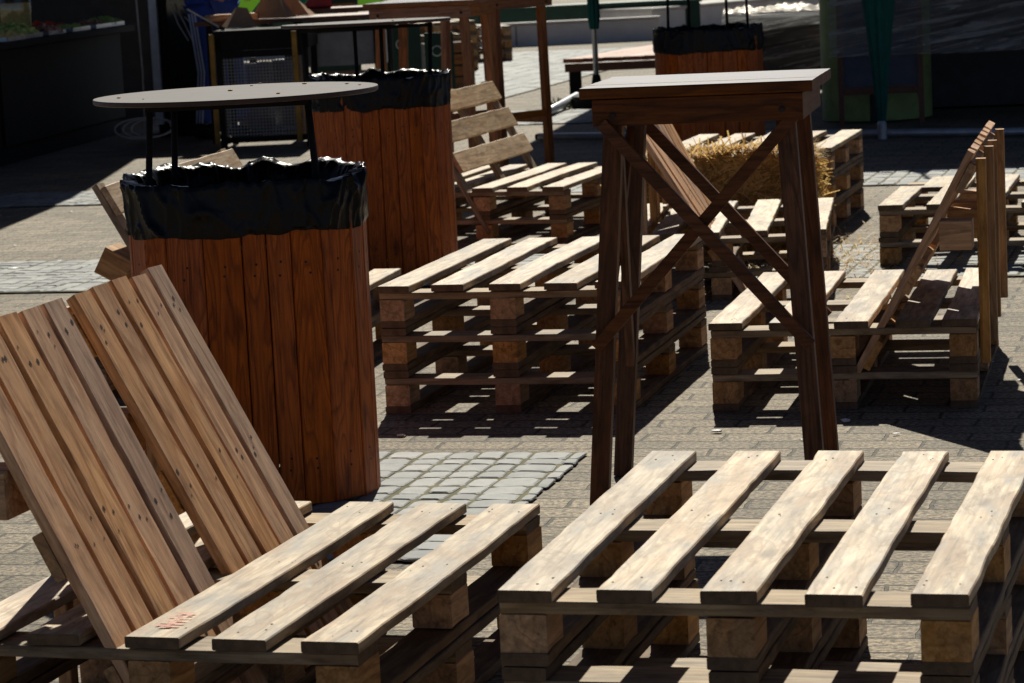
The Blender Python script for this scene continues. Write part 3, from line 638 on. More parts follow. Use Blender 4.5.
# ---------------------------------------------------------------- background right: shaded stall
def canopy(pts,z,label,posts):
    root=empty('stall_canopy',(pts[0][0],pts[0][1],0),0,label=label,cat='canopy'); ox,oy=pts[0]; n=len(pts)
    mb=MB(); vs=[(x-ox,y-oy,zz) for zz in (z,z+.05) for x,y in pts]
    mb.add(vs,[tuple(range(n))[::-1],tuple(range(n,2*n))]+[(i,(i+1)%n,n+(i+1)%n,n+i) for i in range(n)]); mb.obj('canopy_roof',M['darkwall'],root)
    for x,y in posts:
        t=MB(); t.box(x-ox-.03,x-ox+.03,y-oy-.03,y-oy+.03,.002,z-.001); t.obj('canopy_post',M['steel_dark'],root)
canopy([(-.15,19.1),(7.5,17.0),(8.0,26.5),(.95,25.7)],2.6,'unseen dark canopy roof shaped to shade the stall and paving on the right',[(5.0,18.2),(7.7,26),(4.2,25.8)])  # roof out of view, outlined to throw the broad shadow on the paving
canopy([(-9,15),(-2.75,15),(-2.36,19.3),(-2.36,27),(-9,27)],2.6,'dark canopy roof over the food stall on the left',[(-8.8,15.2),(-4.2,15.2),(-8.8,26.6)])
# stall box
st=empty('market_stall',(2.38,20.6,0),-.2,label='dark closed stall behind the chalkboard, its front wrapped in clear film',cat='stall')
mb=MB(); mb.box(0,6,0,2.4,0.02,2.3); mb.obj('stall_body',M['darkwall'],st)
mb=MB(); mb.box(-.05,6.05,-.1,2.4,2.303,2.36); mb.obj('stall_roof',M['black'],st)
mb=MB(); mb.box(2.0,2.06,-.05,-.003,.02,2.2); mb.box(4.2,4.26,-.05,-.003,.02,2.2); mb.obj('stall_post',M['frame'],st)
def film_top(o,label):
    root=empty('plastic_film',(*o,.60),-.1,label=label,cat='plastic film',group='clear stretch film round the stall'); mb=MB(); n_=44; vs=[]
    for j in range(n_+1):
        for i in range(n_+1):
            x=.95*i/n_; y=.9*j/n_; vs.append((x-.03,y-.05,.02+abs(noise.noise(Vector((x*5,y*5,2))))*.07+abs(noise.noise(Vector((x*14,y*9,5))))*.05))
    mb.add(vs,[(j*(n_+1)+i,j*(n_+1)+i+1,(j+1)*(n_+1)+i+1,(j+1)*(n_+1)+i) for j in range(n_) for i in range(n_)]); mb.obj('film_sheet',M['film'],root,smooth=True)
film_top((1.95,24.3),'bunched shiny film heaped on top of the dark crate')
def film(o,th,w_,z0,z1,label,seed=0,tilt=0):
    root=empty('plastic_film',(*o,z0),th,label=label,cat='plastic film',group='clear stretch film round the stall'); mb=MB(); nx,nz=50,18; vs=[]
    for j in range(nz+1):
        for i in range(nx+1):
            x=w_*i/nx; z=(z1-z0)*j/nz; y=noise.noise(Vector((x*.8+seed,z*5,seed)))*.05+noise.noise(Vector((x*2.3,z*14,seed+3)))*.025
            e=noise.noise(Vector((x*1.1,seed+5,j//nz)))*.05 if j in(0,nz) else 0
            vs.append((x,y,z+e+tilt*(w_-x)))
    mb.add(vs,[(j*(nx+1)+i,j*(nx+1)+i+1,(j+1)*(nx+1)+i+1,(j+1)*(nx+1)+i) for j in range(nz) for i in range(nx)]); mb.obj('film_sheet',M['film'],root,smooth=True)
film((1.90,24.15),-.1,.95,.08,.64,'crumpled clear film pulled over the dark crate left of the chalkboard',1)
film((2.22,19.17),-.17,3.0,.47,1.45,'wide clear film wrapped across the chalkboard and the dark stall',2)
# covered goods under the film at the left
cg=empty('covered_crate',(1.95,24.3,0),-.2,label='dark covered crate under crumpled film left of the chalkboard',cat='crate'); mb=MB(); mb.box(0,.85,0,.9,.01,.56,c=.02); mb.obj('crate_body',M['black'],cg); mb=MB(); mb.box(-.02,.87,-.02,.92,.562,.59); mb.obj('crate_lid',M['black'],cg)
# chalkboard easel
ez=empty('chalkboard_easel',(2.30,19.25,0),-.13,label='slate chalkboard in a brown wooden easel frame behind the closed green parasol',cat='chalkboard')
for x in (0,.535):
    mb=MB(); mb.bar((x,0,.003),(x,.10,1.5),.036,.022,side=(1,0,0)); mb.obj('easel_leg',M['frame'],ez)
for x in (.03,.505):
    mb=MB(); mb.bar((x,.42,.003),(x,.12,1.46),.03,.02,side=(1,0,0)); mb.obj('back_leg',M['frame'],ez)
for yy,zz in ((.018,.235),(.09,1.42)):
    mb=MB(); mb.bar((.019,yy,zz),(.516,yy,zz),.05,.02,side=(0,0,1)); mb.obj('rail',M['frame'],ez)
mb=MB(); mb.add([(.02,.025,.262),(.515,.025,.262),(.515,.09,1.39),(.02,.09,1.39),(.02,.035,.262),(.515,.035,.262),(.515,.1,1.39),(.02,.1,1.39)],[(0,1,2,3),(7,6,5,4),(0,4,5,1),(3,2,6,7),(0,3,7,4),(1,5,6,2)]); mb.obj('slate_panel',M['slate'],ez)
# curved olive counter
def curved(cx,cy,r0,a0,a1,z0,z1,name,parent,mat,t=.03,n=24):
    mb=MB(); vs=[]
    for i in range(n+1):
        a=a0+(a1-a0)*i/n
        for rr2 in (r0,r0-t):
            for z in (z0,z1): vs.append((cx+rr2*math.cos(a),cy+rr2*math.sin(a),z))
    fs=[]
    for i in range(n):
        b=i*4; fs+=[(b,b+4,b+5,b+1),(b+2,b+3,b+7,b+6),(b+1,b+5,b+7,b+3),(b,b+2,b+6,b+4)]
    fs+=[(0,1,3,2),(n*4,n*4+2,n*4+3,n*4+1)]; mb.add(vs,fs); return mb.obj(name,mat,parent,smooth=False)
oc=empty('curved_counter',(2.62,19.85,0),-.13,label='olive green curved counter standing behind the chalkboard',cat='counter')
curved(0,0,.38,R(185),R(262),.012,1.3,'counter_panel',oc,M['green_olive']); curved(0,0,.38,R(278),R(355),.012,1.3,'counter_panel',oc,M['green_olive'])
mb=MB(); mb.lathe([(.36,1.302),(.40,1.304),(.40,1.335),(.36,1.337)],n=36); mb.obj('counter_top',M['black'],oc)
mb=MB(); mb.lathe([(.33,.005),(.33,.010),(.33,1.29),(.32,1.295)],n=30); mb.obj('counter_core',M['darkwall'],oc)
# closed parasols
def parasol(x,y,label,ztip,zmax=2.4,rmax=.13,base=True,polemat='pipe',rbot=.02,pr=.018):
    root=empty('closed_parasol',(x,y,0),0,label=label,cat='parasol',group='closed green parasols')
    t=MB(); t.tube([(0,0,.03),(0,0,2.75)],pr,12); t.obj('pole',M[polemat],root,smooth=True)
    mb=MB(); n=48; prof=[(ztip,rbot),(ztip+.1,rbot+.012),(ztip+(zmax-ztip)*.3,rmax*.45),(ztip+(zmax-ztip)*.6,rmax*.85),(zmax-.15,rmax),(zmax,.07),(zmax+.2,.025)]
    vs=[]
    for z,rr2 in prof:
        for k in range(n): a=2*PI*k/n; q=rr2*(1+.22*math.cos(8*a+z*1.2)); vs.append((q*math.cos(a),q*math.sin(a),z))
    mb.add(vs,[(i*n+k,i*n+(k+1)%n,(i+1)*n+(k+1)%n,(i+1)*n+k) for i in range(len(prof)-1) for k in range(n)]); mb.obj('canopy_cloth',M['green'],root,smooth=True)
    if base:
        b_=MB(); b_.lathe([(.20,.005),(.21,.02),(.20,.10),(.05,.14),(.03,.26)],n=28); b_.obj('base',M['steel_dark'],root)
    else:
        b_=MB(); b_.lathe([(.03,.005),(.03,.10),(.022,.12)],n=16); b_.obj('base',M['pipe'],root)
parasol(2.40,17.98,'closed green parasol hanging to a point in front of the chalkboard',.085,zmax=2.2,rmax=.155,base=False,rbot=.016,pr=.014)
parasol(.77,22.6,'closed parasol on a grey pole rising from a black base beside the low bench',.62,rmax=.075,rbot=.03,pr=.022)
def tube_thing(a,b,r_,label):
    root=empty('steel_tube',a,0,label=label,cat='tube',group='grey steel tubes lying on the paving'); d=Vector(b)-Vector(a); t=MB(); t.tube([(0,0,0),d*.5,d],r_,12); t.obj('tube',M['pipe'],root,smooth=True)
    for e,s in ((Vector((0,0,0)),-1),(d,1)):
        k=MB(); k.tube([e+s*d.normalized()*.001,e+s*d.normalized()*.02],r_*.8,12); k.obj('end_cap',M['black'],root)
tube_thing((.25,19.30,.03),(3.9,17.35,.03),.026,'long grey tube lying across the shaded paving under the closed parasol')
tube_thing((.26,21.2,.03),(.62,23.0,.08),.03,'short grey tube sloping up to the black parasol base')
# low bench
bn=empty('low_bench',(.58,24.0,0),-.08,label='low red brown plank bench on dark legs beside the parasol base',cat='bench')
for i in range(5):
    me=plank_mesh('seat_plank',3.2,.165,.035,'benchwood',variant=i); link('seat_plank',me,bn,(.12+i*.172+.42,1.62,.31),(0,0,PI/2-.32))
mb=MB(); mb.bar((-.02,-.05,.26),(1.6,-.05,.26),.07,.05,side=(0,0,1)); mb.obj('front_rail',M['frame'],bn)
for x,y in ((.06,.02),(1.5,.02),(1.1,3.0),(1.9,3.0)):
    mb=MB(); mb.box(x-.05,x+.05,y-.05,y+.05,.003,.223); mb.obj('leg',M['steel_dark'],bn)
gw=MB(); 
def pl_w(r): return Vector((.50+r.gauss(0,.05),22.9+r.gauss(0,.15),.02)),Vector((r.gauss(0,.6),r.gauss(0,.6),1)).normalized()
for _ in range(60):
    p=Vector((.48+rng.gauss(0,.05),22.9+rng.gauss(0,.12),0)); t=Vector((rng.gauss(0,.05),rng.gauss(0,.05),rng.uniform(.04,.1))); s=Vector((.006,0,0)); gw.add([p-s,p+s,p+t],[(0,1,2)])
tag(gw.obj('weed',M['foliage']),'small green weed growing at the foot of the low bench','weed')
# kerb wall and planter far behind
kw=empty('kerb_wall',(-3.3,35.4,0),-.02,label='long low pale kerb wall far behind the tables',cat='low wall')
mb=MB(); mb.box(0,5.3,0,.25,0.0,.255); mb.obj('wall_body',M['conc_face'],kw); mb=MB(); mb.box(-.02,5.32,-.02,.27,.258,.29,c=.01); mb.obj('coping',M['concrete'],kw)
for i in range(1,3):
    mb=MB(); mb.box(i*1.77-.005,i*1.77+.005,-.004,-.001,.01,.25); mb.obj('joint',M['black'],kw)
kw2=empty('kerb_wall',(1.95,35.9,0),.90,label='pale kerb wall running back at an angle behind the farthest bin',cat='low wall')
mb=MB(); mb.box(0,16,0,.8,0.0,.33); mb.obj('wall_body',M['conc_face'],kw2); mb=MB(); mb.box(-.02,16,-.02,.82,.333,.375,c=.01); mb.obj('coping',M['concrete'],kw2)
kw3=empty('planter',(-3.6,36.6,0),-.02,label='dark green planter box beyond the long kerb wall',cat='planter')
mb=MB(); mb.box(0,6.2,0,.6,.0,.41); mb.obj('planter_body',M['green_dk'],kw3)
for i in range(4):
    mb=MB(); mb.box(.6+i*1.4,.75+i*1.4,-.03,-.003,.0,.41); mb.obj('planter_rib',M['black'],kw3)
mb=MB(); mb.box(-.03,6.23,-.03,.63,.413,.45); mb.obj('planter_rim',M['green_dk'],kw3)
# distant pallet stacks
for (ox,oy,th,n_,nm) in ((-.98,29.6,.25,4,'the far pallet stack behind the brown tables, nearer of the two'),(-.62,31.4,.2,3,'the farthest pallet stack beside the kerb wall')):
    for i in range(n_):
        pallet((ox,oy),th,i*.1292,.8,.9,label='%s pallet of %s'%(['lowest','second','third','topmost'][i] if n_==4 else ['lowest','middle','topmost'][i],nm),group='far stacked pallets',vseed=i+40)

# ---------------------------------------------------------------- background left: food stall
ct=empty('food_counter',(-3.35,19.45,0),1.42,label='long black food counter in deep shade at the far left',cat='counter')
# local x runs back along the counter, local y towards the left
mb=MB(); mb.box(0,2.95,.03,.85,.12,.79,c=.01); mb.obj('cabinet',M['black'],ct)
mb=MB(); mb.box(.02,2.9,.06,.83,.003,.118); mb.obj('plinth',M['steel_dark'],ct)
mb=MB(); mb.box(-.4,3.06,-.06,.95,.793,.84,c=.006); mb.obj('worktop',M['black'],ct)
mb=MB(); mb.box(-6,0,.05,.85,.003,.79); mb.obj('cabinet_wing',M['black'],ct)
def ctp(u,v,z=.842): c,s=math.cos(1.42),math.sin(1.42); return (-3.35+u*c-v*s,19.45+u*s+v*c,z)
def food(u,v,lu,lv,mat,label,size=.022,cnt=90,h=.07,sc3=(1,1,.7),seed=0,name='food_tray',mat2=None):
    root=empty(name,ctp(u,v),1.42,label=label,cat='food tray',group='steel food trays on the counter'); r=random.Random(seed)
    mb=MB(); mb.box(-lu/2,lu/2,-lv/2,lv/2,.001,.008); 
    for a in ((-lu/2,-lu/2+.01,-lv/2,lv/2),(lu/2-.01,lu/2,-lv/2,lv/2),(-lu/2,lu/2,-lv/2,-lv/2+.01),(-lu/2,lu/2,lv/2-.01,lv/2)): mb.box(*a,.009,.03)
    mb.obj('tray',M['steel'],root); q=MB()
    for i in range(cnt):
        x=r.uniform(-.44,.44)*lu; y=r.uniform(-.44,.44)*lv; k=1-max(abs(2*x/lu),abs(2*y/lv))**2
        q.blob((x,y,.015+h*k*r.uniform(.5,1)),size*r.uniform(.6,1.2),seed=i,sc3=(sc3[0]*r.uniform(.7,1.3),sc3[1],sc3[2]),amp=.6)
    o=q.obj('food',mat,root); o['kind']='stuff'
food(.22,.12,.40,.30,M['yellowfood'],'tray of yellow fries at the front corner of the counter',cnt=120,h=.05,seed=1)
food(.66,.16,.42,.34,M['salad'],'tray heaped with shredded green salad on the counter',cnt=160,h=.10,seed=2)
food(1.25,.13,.42,.26,M['meat'],'tray of brown grilled sausages on the counter',size=.03,cnt=45,h=.05,sc3=(2.4,.9,.8),seed=3)
food(1.3,.50,.6,.3,M['redfood'],'tray of red peppers behind the grilled sausages',size=.045,cnt=40,h=.09,seed=4)
food(1.85,.13,.45,.26,M['leafgreen'],'tray of dark green leaves toward the far end of the counter',cnt=70,h=.03,seed=5)
food(2.45,.13,.45,.26,M['meat'],'tray of small brown skewers near the far end of the counter',cnt=50,h=.04,sc3=(1.6,.8,.7),seed=6)
food(2.82,.13,.35,.26,M['leafgreen'],'small tray of pale lettuce at the far end of the counter',size=.03,cnt=40,h=.05,seed=7)
food(2.45,.5,.5,.26,M['redfood'],'tray of orange red skewers at the back of the counter',size=.028,cnt=40,h=.05,seed=8)
def jar(u,v,r_,h,liq,label):
    root=empty('drink_jar',ctp(u,v),0,label=label,cat='jar',group='glass drink jars on the counter')
    mb=MB(); mb.lathe([(r_*.8,.001),(r_,.03),(r_,h*.8),(r_*.7,h)],n=28); mb.obj('glass',M['jarglass'],root,smooth=True)
    mb=MB(); mb.lathe([(r_*.77,.008),(r_*.95,.032),(r_*.95,h*.65),(r_*.94,h*.66)],n=24); mb.obj('drink',liq,root)
    mb=MB(); mb.lathe([(r_*.75,h+.001),(r_*.78,h+.01),(r_*.7,h+.04)],n=24); mb.obj('lid',M['steel'],root)
jar(2.0,.55,.12,.34,M['yellowfood'],'glass jar of yellow lemonade with slices on the counter')
jar(.75,.62,.10,.30,M['redfood'],'dark red drink jar at the left edge of the counter')
# stall back wall
bw=empty('stall_wall',(-4.9,24.4,0),-.1,label='dark cloth wall closing the food stall behind the counter',cat='stall wall')
mb=MB(); mb.box(-4,2.0,0,.08,0,2.5); mb.obj('wall_panel',M['darkwall'],bw); mb=MB(); mb.box(2.0,2.07,-.02,.1,0,2.55); mb.obj('wall_post',M['steel_dark'],bw)
# fridge
fr=empty('glass_door_fridge',(-2.57,21.6,0),-.12,label='tall drinks fridge with a dark glass door beside the food counter',cat='fridge')
mb=MB(); mb.box(-.04,.42,.06,.62,.10,1.95,c=.01); mb.obj('cabinet',M['black'],fr)
mb=MB(); mb.box(-.04,.02,-.0,.055,.10,1.95); mb.obj('side_frame',M['white'],fr)
mb=MB(); mb.box(.05,.09,0,.05,.12,1.93); mb.box(.35,.41,0,.05,.12,1.93); mb.box(.091,.349,0,.05,.12,.20); mb.box(.091,.349,0,.05,1.85,1.93); o=mb.obj('door_frame',M['steel_dark'],fr)
mb=MB(); mb.box(.091,.349,.018,.03,.202,1.848); mb.obj('door_glass',M['glass'],fr)
mb=MB(); mb.box(.36,.372,-.03,-.015,.7,1.3); mb.obj('handle',M['steel'],fr)
mb=MB(); mb.box(-.03,.41,.05,.60,.003,.098); mb.obj('base_grille',M['steel_dark'],fr)
for i in range(3):
    mb=MB(); x0=.12+.05*i; mb.tube([(x0,-.012,1.0-.05*i),(x0+.05,-.02,.85),(x0+.12,-.015,.72-.05*i)],.005,6); 
    tag(mb.obj('hanging_cord',M['cable'],None,loc=(-2.55,21.56,0),rot=(0,0,-.12)),'pale cord hanging in front of the dark fridge door, %s'%['leftmost of three','middle of three','rightmost of three'][i],'cord','pale cords on the fridge door')
cb=MB(); pts=[]
for i in range(60):
    t=i/59; a=t*5.5*PI; pts.append((-2.60+.22*math.cos(a)*(1-.3*t)+.1*t,20.6+.12*math.sin(a),.12+.14*math.sin(a)*(1-.2*t)*(.5)+.02))
cb.tube([(x,y,max(.008,z)) for x,y,z in pts],.006,6); tag(cb.obj('power_cable',M['cable'],smooth=True),'loops of pale power cable by the foot of the counter','cable')
cb=MB(); cb.tube([(-2.66,21.3,.02),(-2.66,21.4,.5),(-2.68,21.45,1.2),(-2.67,21.5,2.3)],.007,6); tag(cb.obj('wall_cable',M['cable'],smooth=True),'pale cable running up beside the fridge','cable')
# wire mesh grill stand
gr=empty('grill_stand',(-1.935,19.9,0),-.05,label='black steel grill stand with a wire mesh front and yellow uprights',cat='grill')
GW,GD,GH=.60,.55,.83
for x in (.0,GW):
    for y in (0,GD):
        mb=MB(); mb.box(x-.02,x+.02,y-.02,y+.02,.003,GH-.05); mb.obj('leg',M['steel_dark'],gr)
for x in (-.045,GW-.07):
    mb=MB(); mb.box(x-.012,x+.022,-.05,-.023,.05,GH-.02); mb.obj('yellow_upright',M['yellow'],gr)
mb=MB(); mb.box(-.03,GW+.03,-.02,GD+.02,GH-.14,GH,c=.006); mb.obj('fire_box',M['steel_dark'],gr)
for za,zb_ in ((.05,.09),(GH-.19,GH-.142)):
    mb=MB(); mb.box(.021,GW-.021,-.018,.018,za,zb_); mb.obj('rail',M['steel_dark'],gr)
wm=MB()
for i in range(25): x=.022+(GW-.044)*(i+.5)/25; wm.box(x-.003,x+.003,-.001,.0014,.091,GH-.192)
for i in range(24): z=.095+(GH-.29)*(i+.5)/24; wm.box(.022,GW-.022,-.0045,-.0015,z-.003,z+.003)
wm.obj('wire_mesh',M['wire'],gr)
def put(name,x,y,z,rz,label,cat,group=None): return empty(name,(x,y,z),rz,label=label,cat=cat,group=group)
tg=put('tongs',-1.93,19.95,.835,.9,'black handled tongs lying across the left of the grill stand','tongs')
mb=MB(); mb.tube([(-.30,0,.16),(-.14,0,.085),(0,0,.02)],.007,6); mb.obj('tong_arm',M['steel'],tg); mb=MB(); mb.tube([(-.14,.01,.085),(.06,.012,.0)],.012,8); mb.obj('handle',M['steel_dark'],tg)
bb=put('cutting_board',-1.93,20.6,.905,-.05,'long pale wooden board behind the grill stand','board'); me=plank_mesh('board',.34,.12,.045,'plank',variant=2); link('board',me,bb,(.06,0,.0)); mb=MB(); mb.lathe([(.03,-.022),(.045,-.01),(.045,.01),(.03,.022)],n=16,c=(-.12,0,0)); mb.obj('knob_end',M['plank'],bb)
wt=put('work_table',-2.05,20.85,0,-.05,'plain dark work table behind the grill stand','table'); mb=MB(); mb.box(-.1,1.3,-.3,.35,.85,.88); mb.obj('table_top',M['frame'],wt)
for x in (0,1.2):
    for y in (-.25,.3): mb=MB(); mb.box(x-.02,x+.02,y-.02,y+.02,.003,.849); mb.obj('leg',M['steel_dark'],wt)
gc=put('green_crate',-1.72,20.95,.883,-.2,'green ribbed plastic crate tipped up on the work table','crate'); mb=MB()
for s in range(2):
    mt=Matrix.Translation((s*.165,0,0))@Matrix.Rotation(.62,4,'Y')@Matrix.Rotation(-.5,4,'X')
    mb.box(-.075,.075,0,.02,0,.24,mat=mt)
    for k in range(6): mb.box(-.068+k*.025,-.058+k*.025,-.008,-.0005,.01,.23,mat=mt)
mb.obj('crate_panel',M['greenplastic'],gc)
for i,(x,y,z,rx,rz,w_,h_,lb) in enumerate(((-1.80,20.3,.84,.6,.4,.22,.13,'torn brown cardboard piece lying on the grill stand'),(-1.62,20.5,.885,.9,-.5,.30,.18,'large folded brown cardboard sheet on the work table'),(-1.55,20.9,.885,.3,-.35,.42,.13,'long pale cardboard flap at the right of the work table'))):
    cbp=put('cardboard_piece',x,y,z,rz,lb,'cardboard','cardboard scraps by the grill'); mb=MB(); mb.add([(-w_/2,0,0),(w_/2,0,.0),(w_/2*.5,.02,h_),(-w_/2*.2,.02,h_*1.1),(-w_/2,.12,.01),(w_/2,.12,.0),(w_/2*.5,.03,h_-.01),(-w_/2*.2,.03,h_*1.1-.01)],[(0,1,2,3),(7,6,5,4),(0,4,5,1),(1,5,6,2),(2,6,7,3),(3,7,4,0)]); mb.obj('sheet',M['cardboard'],cbp)
rc=put('red_crate',-1.62,22.3,.90,.1,'red plastic crate behind the cardboard','crate'); mb=MB(); mb.box(-.15,.35,0,.3,0,.25,c=.01); mb.obj('crate_body',M['red'],rc); mb=MB(); mb.box(-.16,.36,-.01,.31,.252,.28); mb.obj('crate_rim',M['white'],rc)
rt=put('supply_table',-1.6,22.2,0,0,'dark table carrying the red crate','table'); mb=MB(); mb.box(0,.8,0,.5,.86,.895); mb.obj('table_top',M['frame'],rt)
for x in (.05,.75):
    for y in (.05,.45): mb=MB(); mb.box(x-.02,x+.02,y-.02,y+.02,.003,.859); mb.obj('leg',M['steel_dark'],rt)
# second grill trough
g2=empty('grill_trough',(-1.42,20.6,0),.02,label='grey steel grill trough on a yellow frame right of the grill stand',cat='grill')
mb=MB(); mb.box(0,.62,0,.4,.52,.76); mb.obj('trough',M['wire'],g2)
mb=MB(); mb.box(-.02,.64,-.02,.42,.763,.79); mb.obj('rim',M['steel_dark'],g2)
for x in (-.03,.58):
    for y in (-.03,.41): mb=MB(); mb.box(x,x+.03,y-.015,y+.015,.003,.82); mb.obj('frame_leg',M['yellow'],g2)
mb=MB(); mb.box(.01,.57,-.015,.02,.20,.48); mb.obj('lower_board',M['benchwood'],g2)
# kegs
for i,(x,y,lb) in enumerate(((-1.87,21.9,'dented steel keg seen through the left half of the wire mesh'),(-1.62,22.2,'steel keg seen through the right half of the wire mesh'),(-2.28,22.6,'pale steel keg left of the person in blue trousers'))):
    kg=put('steel_keg',x,y,0,0,lb,'keg','steel kegs behind the grill'); mb=MB(); mb.lathe([(.13,.003),(.14,.02),(.14,.09),(.15,.11),(.145,.2),(.15,.3),(.145,.4),(.14,.42),(.14,.5),(.13,.52)],n=28); mb.obj('keg_body',M['keg'],kg,smooth=True); mb=MB(); mb.lathe([(.03,.521),(.03,.55),(.02,.56)],n=12); mb.obj('valve',M['steel_dark'],kg)
# green sign board
sg=empty('advertising_board',(-1.55,23.6,0),-.04,label='dark green advertising board with white lettering between gold lines',cat='sign')
mb=MB(); mb.box(0,.42,0,.04,.003,1.35,c=.004); mb.obj('panel',M['green_dk'],sg)
mb=MB(); mb.box(.06,.40,-.004,-.001,.80,.812); mb.box(.06,.40,-.004,-.001,.885,.897); mb.obj('gold_line',M['yellow'],sg)
mb=MB(); mb.box(.19,.26,-.006,-.0045,.800,.812); mb.obj('red_mark',M['red'],sg)
tcu=bpy.data.curves.new('lettering','FONT'); tcu.body='JABISCHA'; tcu.size=.078; tcu.align_x='CENTER'; tcu.extrude=.001; tcu.shear=.15
to=bpy.data.objects.new('lettering_tmp',tcu); COL.objects.link(to); dg=bpy.context.evaluated_depsgraph_get(); tme=bpy.data.meshes.new_from_object(to.evaluated_get(dg)); bpy.data.objects.remove(to)
tme.materials.clear(); tme.materials.append(M['white']); link('lettering',tme,sg,(.225,-.003,.822),(PI/2,0,0))
for k,(x0,h0) in enumerate(((.50,.70),(.78,.62))):
    s2=empty('beer_banner',(-1.38+x0,23.3+.3*k,0),.05,label=['dark green banner with a round white emblem behind the second bin','narrow green banner with a pale emblem beside the far pallets'][k],cat='banner',group='green banners behind the tables')
    mb=MB(); mb.box(0,.24 if k else .26,0,.03,.003,h0,c=.003); mb.obj('banner_panel',M['green_dk'],s2)
    mb=MB(); mb.lathe([(.045,0),(.045,.003)],n=24); o=mb.obj('emblem',M['white'],s2,loc=(.10,-.001,h0-.15),rot=(PI/2,0,0)); mb=MB(); mb.lathe([(.036,0),(.036,.003)],n=24); mb.obj('emblem_centre',M['green_dk'],o,loc=(0,0,.0035))
    mb=MB(); mb.box(.05,.16,-.004,-.001,.08,.09); mb.obj('gold_line',M['yellow'],s2)
cr_=empty('wooden_crate',(-.62,24.3,0),.1,label='rough brown crate with leaves beside the green banners',cat='crate'); 
for k in range(5): mb=MB(); mb.box(0,.42,0,.02,.02+k*.1,.105+k*.1); mb.obj('slat',M['tbl2'],cr_)
mb=MB(); mb.box(0,.42,.021,.4,.02,.5); mb.obj('crate_core',M['darkwall'],cr_)

# ---------------------------------------------------------------- person at the grill
def skin_mesh(name,verts,edges,radii,mat,root_i=0,sub=2):
    me=bpy.data.meshes.new(name); me.from_pydata(verts,edges,[]); o=bpy.data.objects.new(name,me); COL.objects.link(o)
    sk=o.modifiers.new('s','SKIN'); 
    for i,rd in enumerate(radii): me.skin_vertices[0].data[i].radius=(rd if isinstance(rd,tuple) else (rd,rd)); me.skin_vertices[0].data[i].use_root=(i==root_i)
    ss=o.modifiers.new('u','SUBSURF'); ss.levels=sub; ss.render_levels=sub
    dg=bpy.context.evaluated_depsgraph_get(); nm=bpy.data.meshes.new_from_object(o.evaluated_get(dg)); bpy.data.objects.remove(o); nm.materials.clear(); nm.materials.append(mat)
    for p in nm.polygons: p.use_smooth=True
    return nm
pr_=empty('person',(-2.10,21.3,0),-.6,label='person in blue striped track trousers and dark top standing at the grill',cat='person')
# facing +x; y is the body's left/right
V=[(0,0,.98),(0,0,1.12),(.02,0,1.30),(.04,0,1.45),(.06,0,1.56),(.08,0,1.66),
   (0,-.10,.93),(.03,-.11,.50),(-.03,-.12,.10),
   (0,.10,.93),(.07,.12,.50),(.10,.13,.10),
   (.04,-.20,1.42),(.12,-.25,1.16),(.36,-.18,1.08),
   (.04,.20,1.42),(.14,.25,1.16),(.36,.20,1.10)]
Ed=[(0,1),(1,2),(2,3),(3,4),(4,5),(0,6),(6,7),(7,8),(0,9),(9,10),(10,11),(3,12),(12,13),(13,14),(3,15),(15,16),(16,17)]
Rd=[(.10,.125),(.10,.125),(.11,.15),(.09,.14),.055,.085,.095,.07,.05,.095,.07,.05,.06,.045,.035,.06,.045,.035]
bod=link('body',skin_mesh('body',V,Ed,Rd,M['skin']),pr_)
def subset(idx,grow,mat,name,extra=None):
    mp={i:k for k,i in enumerate(idx)}; vs=[V[i] for i in idx]; es=[(mp[a],mp[b]) for a,b in Ed if a in mp and b in mp]
    rs=[tuple(x+grow for x in Rd[i]) if isinstance(Rd[i],tuple) else Rd[i]+grow for i in idx]
    return link(name,skin_mesh(name,vs,es,rs,mat),pr_)
tro=subset([0,6,7,8,9,10,11],.022,M['navy'],'trousers')
top=subset([0,1,2,3,12,13,15,16],.02,M['blackcloth'],'dark_top'); top.scale=(1.03,1.03,1.0); top.location=(0,0,.03)
for k,dy in enumerate((-.028,-.0,.028)):
    mb=MB(); mb.tube([(dy,-.238,.93),(.03+dy,-.206,.5),(-.03+dy,-.192,.12)],.007,6); mb.obj('side_stripe',M['white_stripe'],tro)
for (fx,fy) in ((-.03,-.12),(.10,.13)):
    mb=MB(); mb.add(*(lambda s:(s.v,s.f))(MB()) ) if 0 else None
    sv=[]; n=10; prof=[(-.09,.045,.07),(-.04,.05,.085),(.03,.048,.075),(.10,.05,.055),(.16,.045,.04),(.185,.025,.025)]
    for (x,hw,h) in prof:
        for k in range(n): a=2*PI*k/n; sv.append((fx+x,fy+hw*math.cos(a),max(.003,h*.5+h*.5*math.sin(a))))
    mb.add(sv,[(i*n+k,i*n+(k+1)%n,(i+1)*n+(k+1)%n,(i+1)*n+k) for i in range(len(prof)-1) for k in range(n)]+[tuple(range(n)),tuple((len(prof)-1)*n+k for k in range(n))]); mb.obj('shoe',M['blackcloth'],pr_,smooth=True)
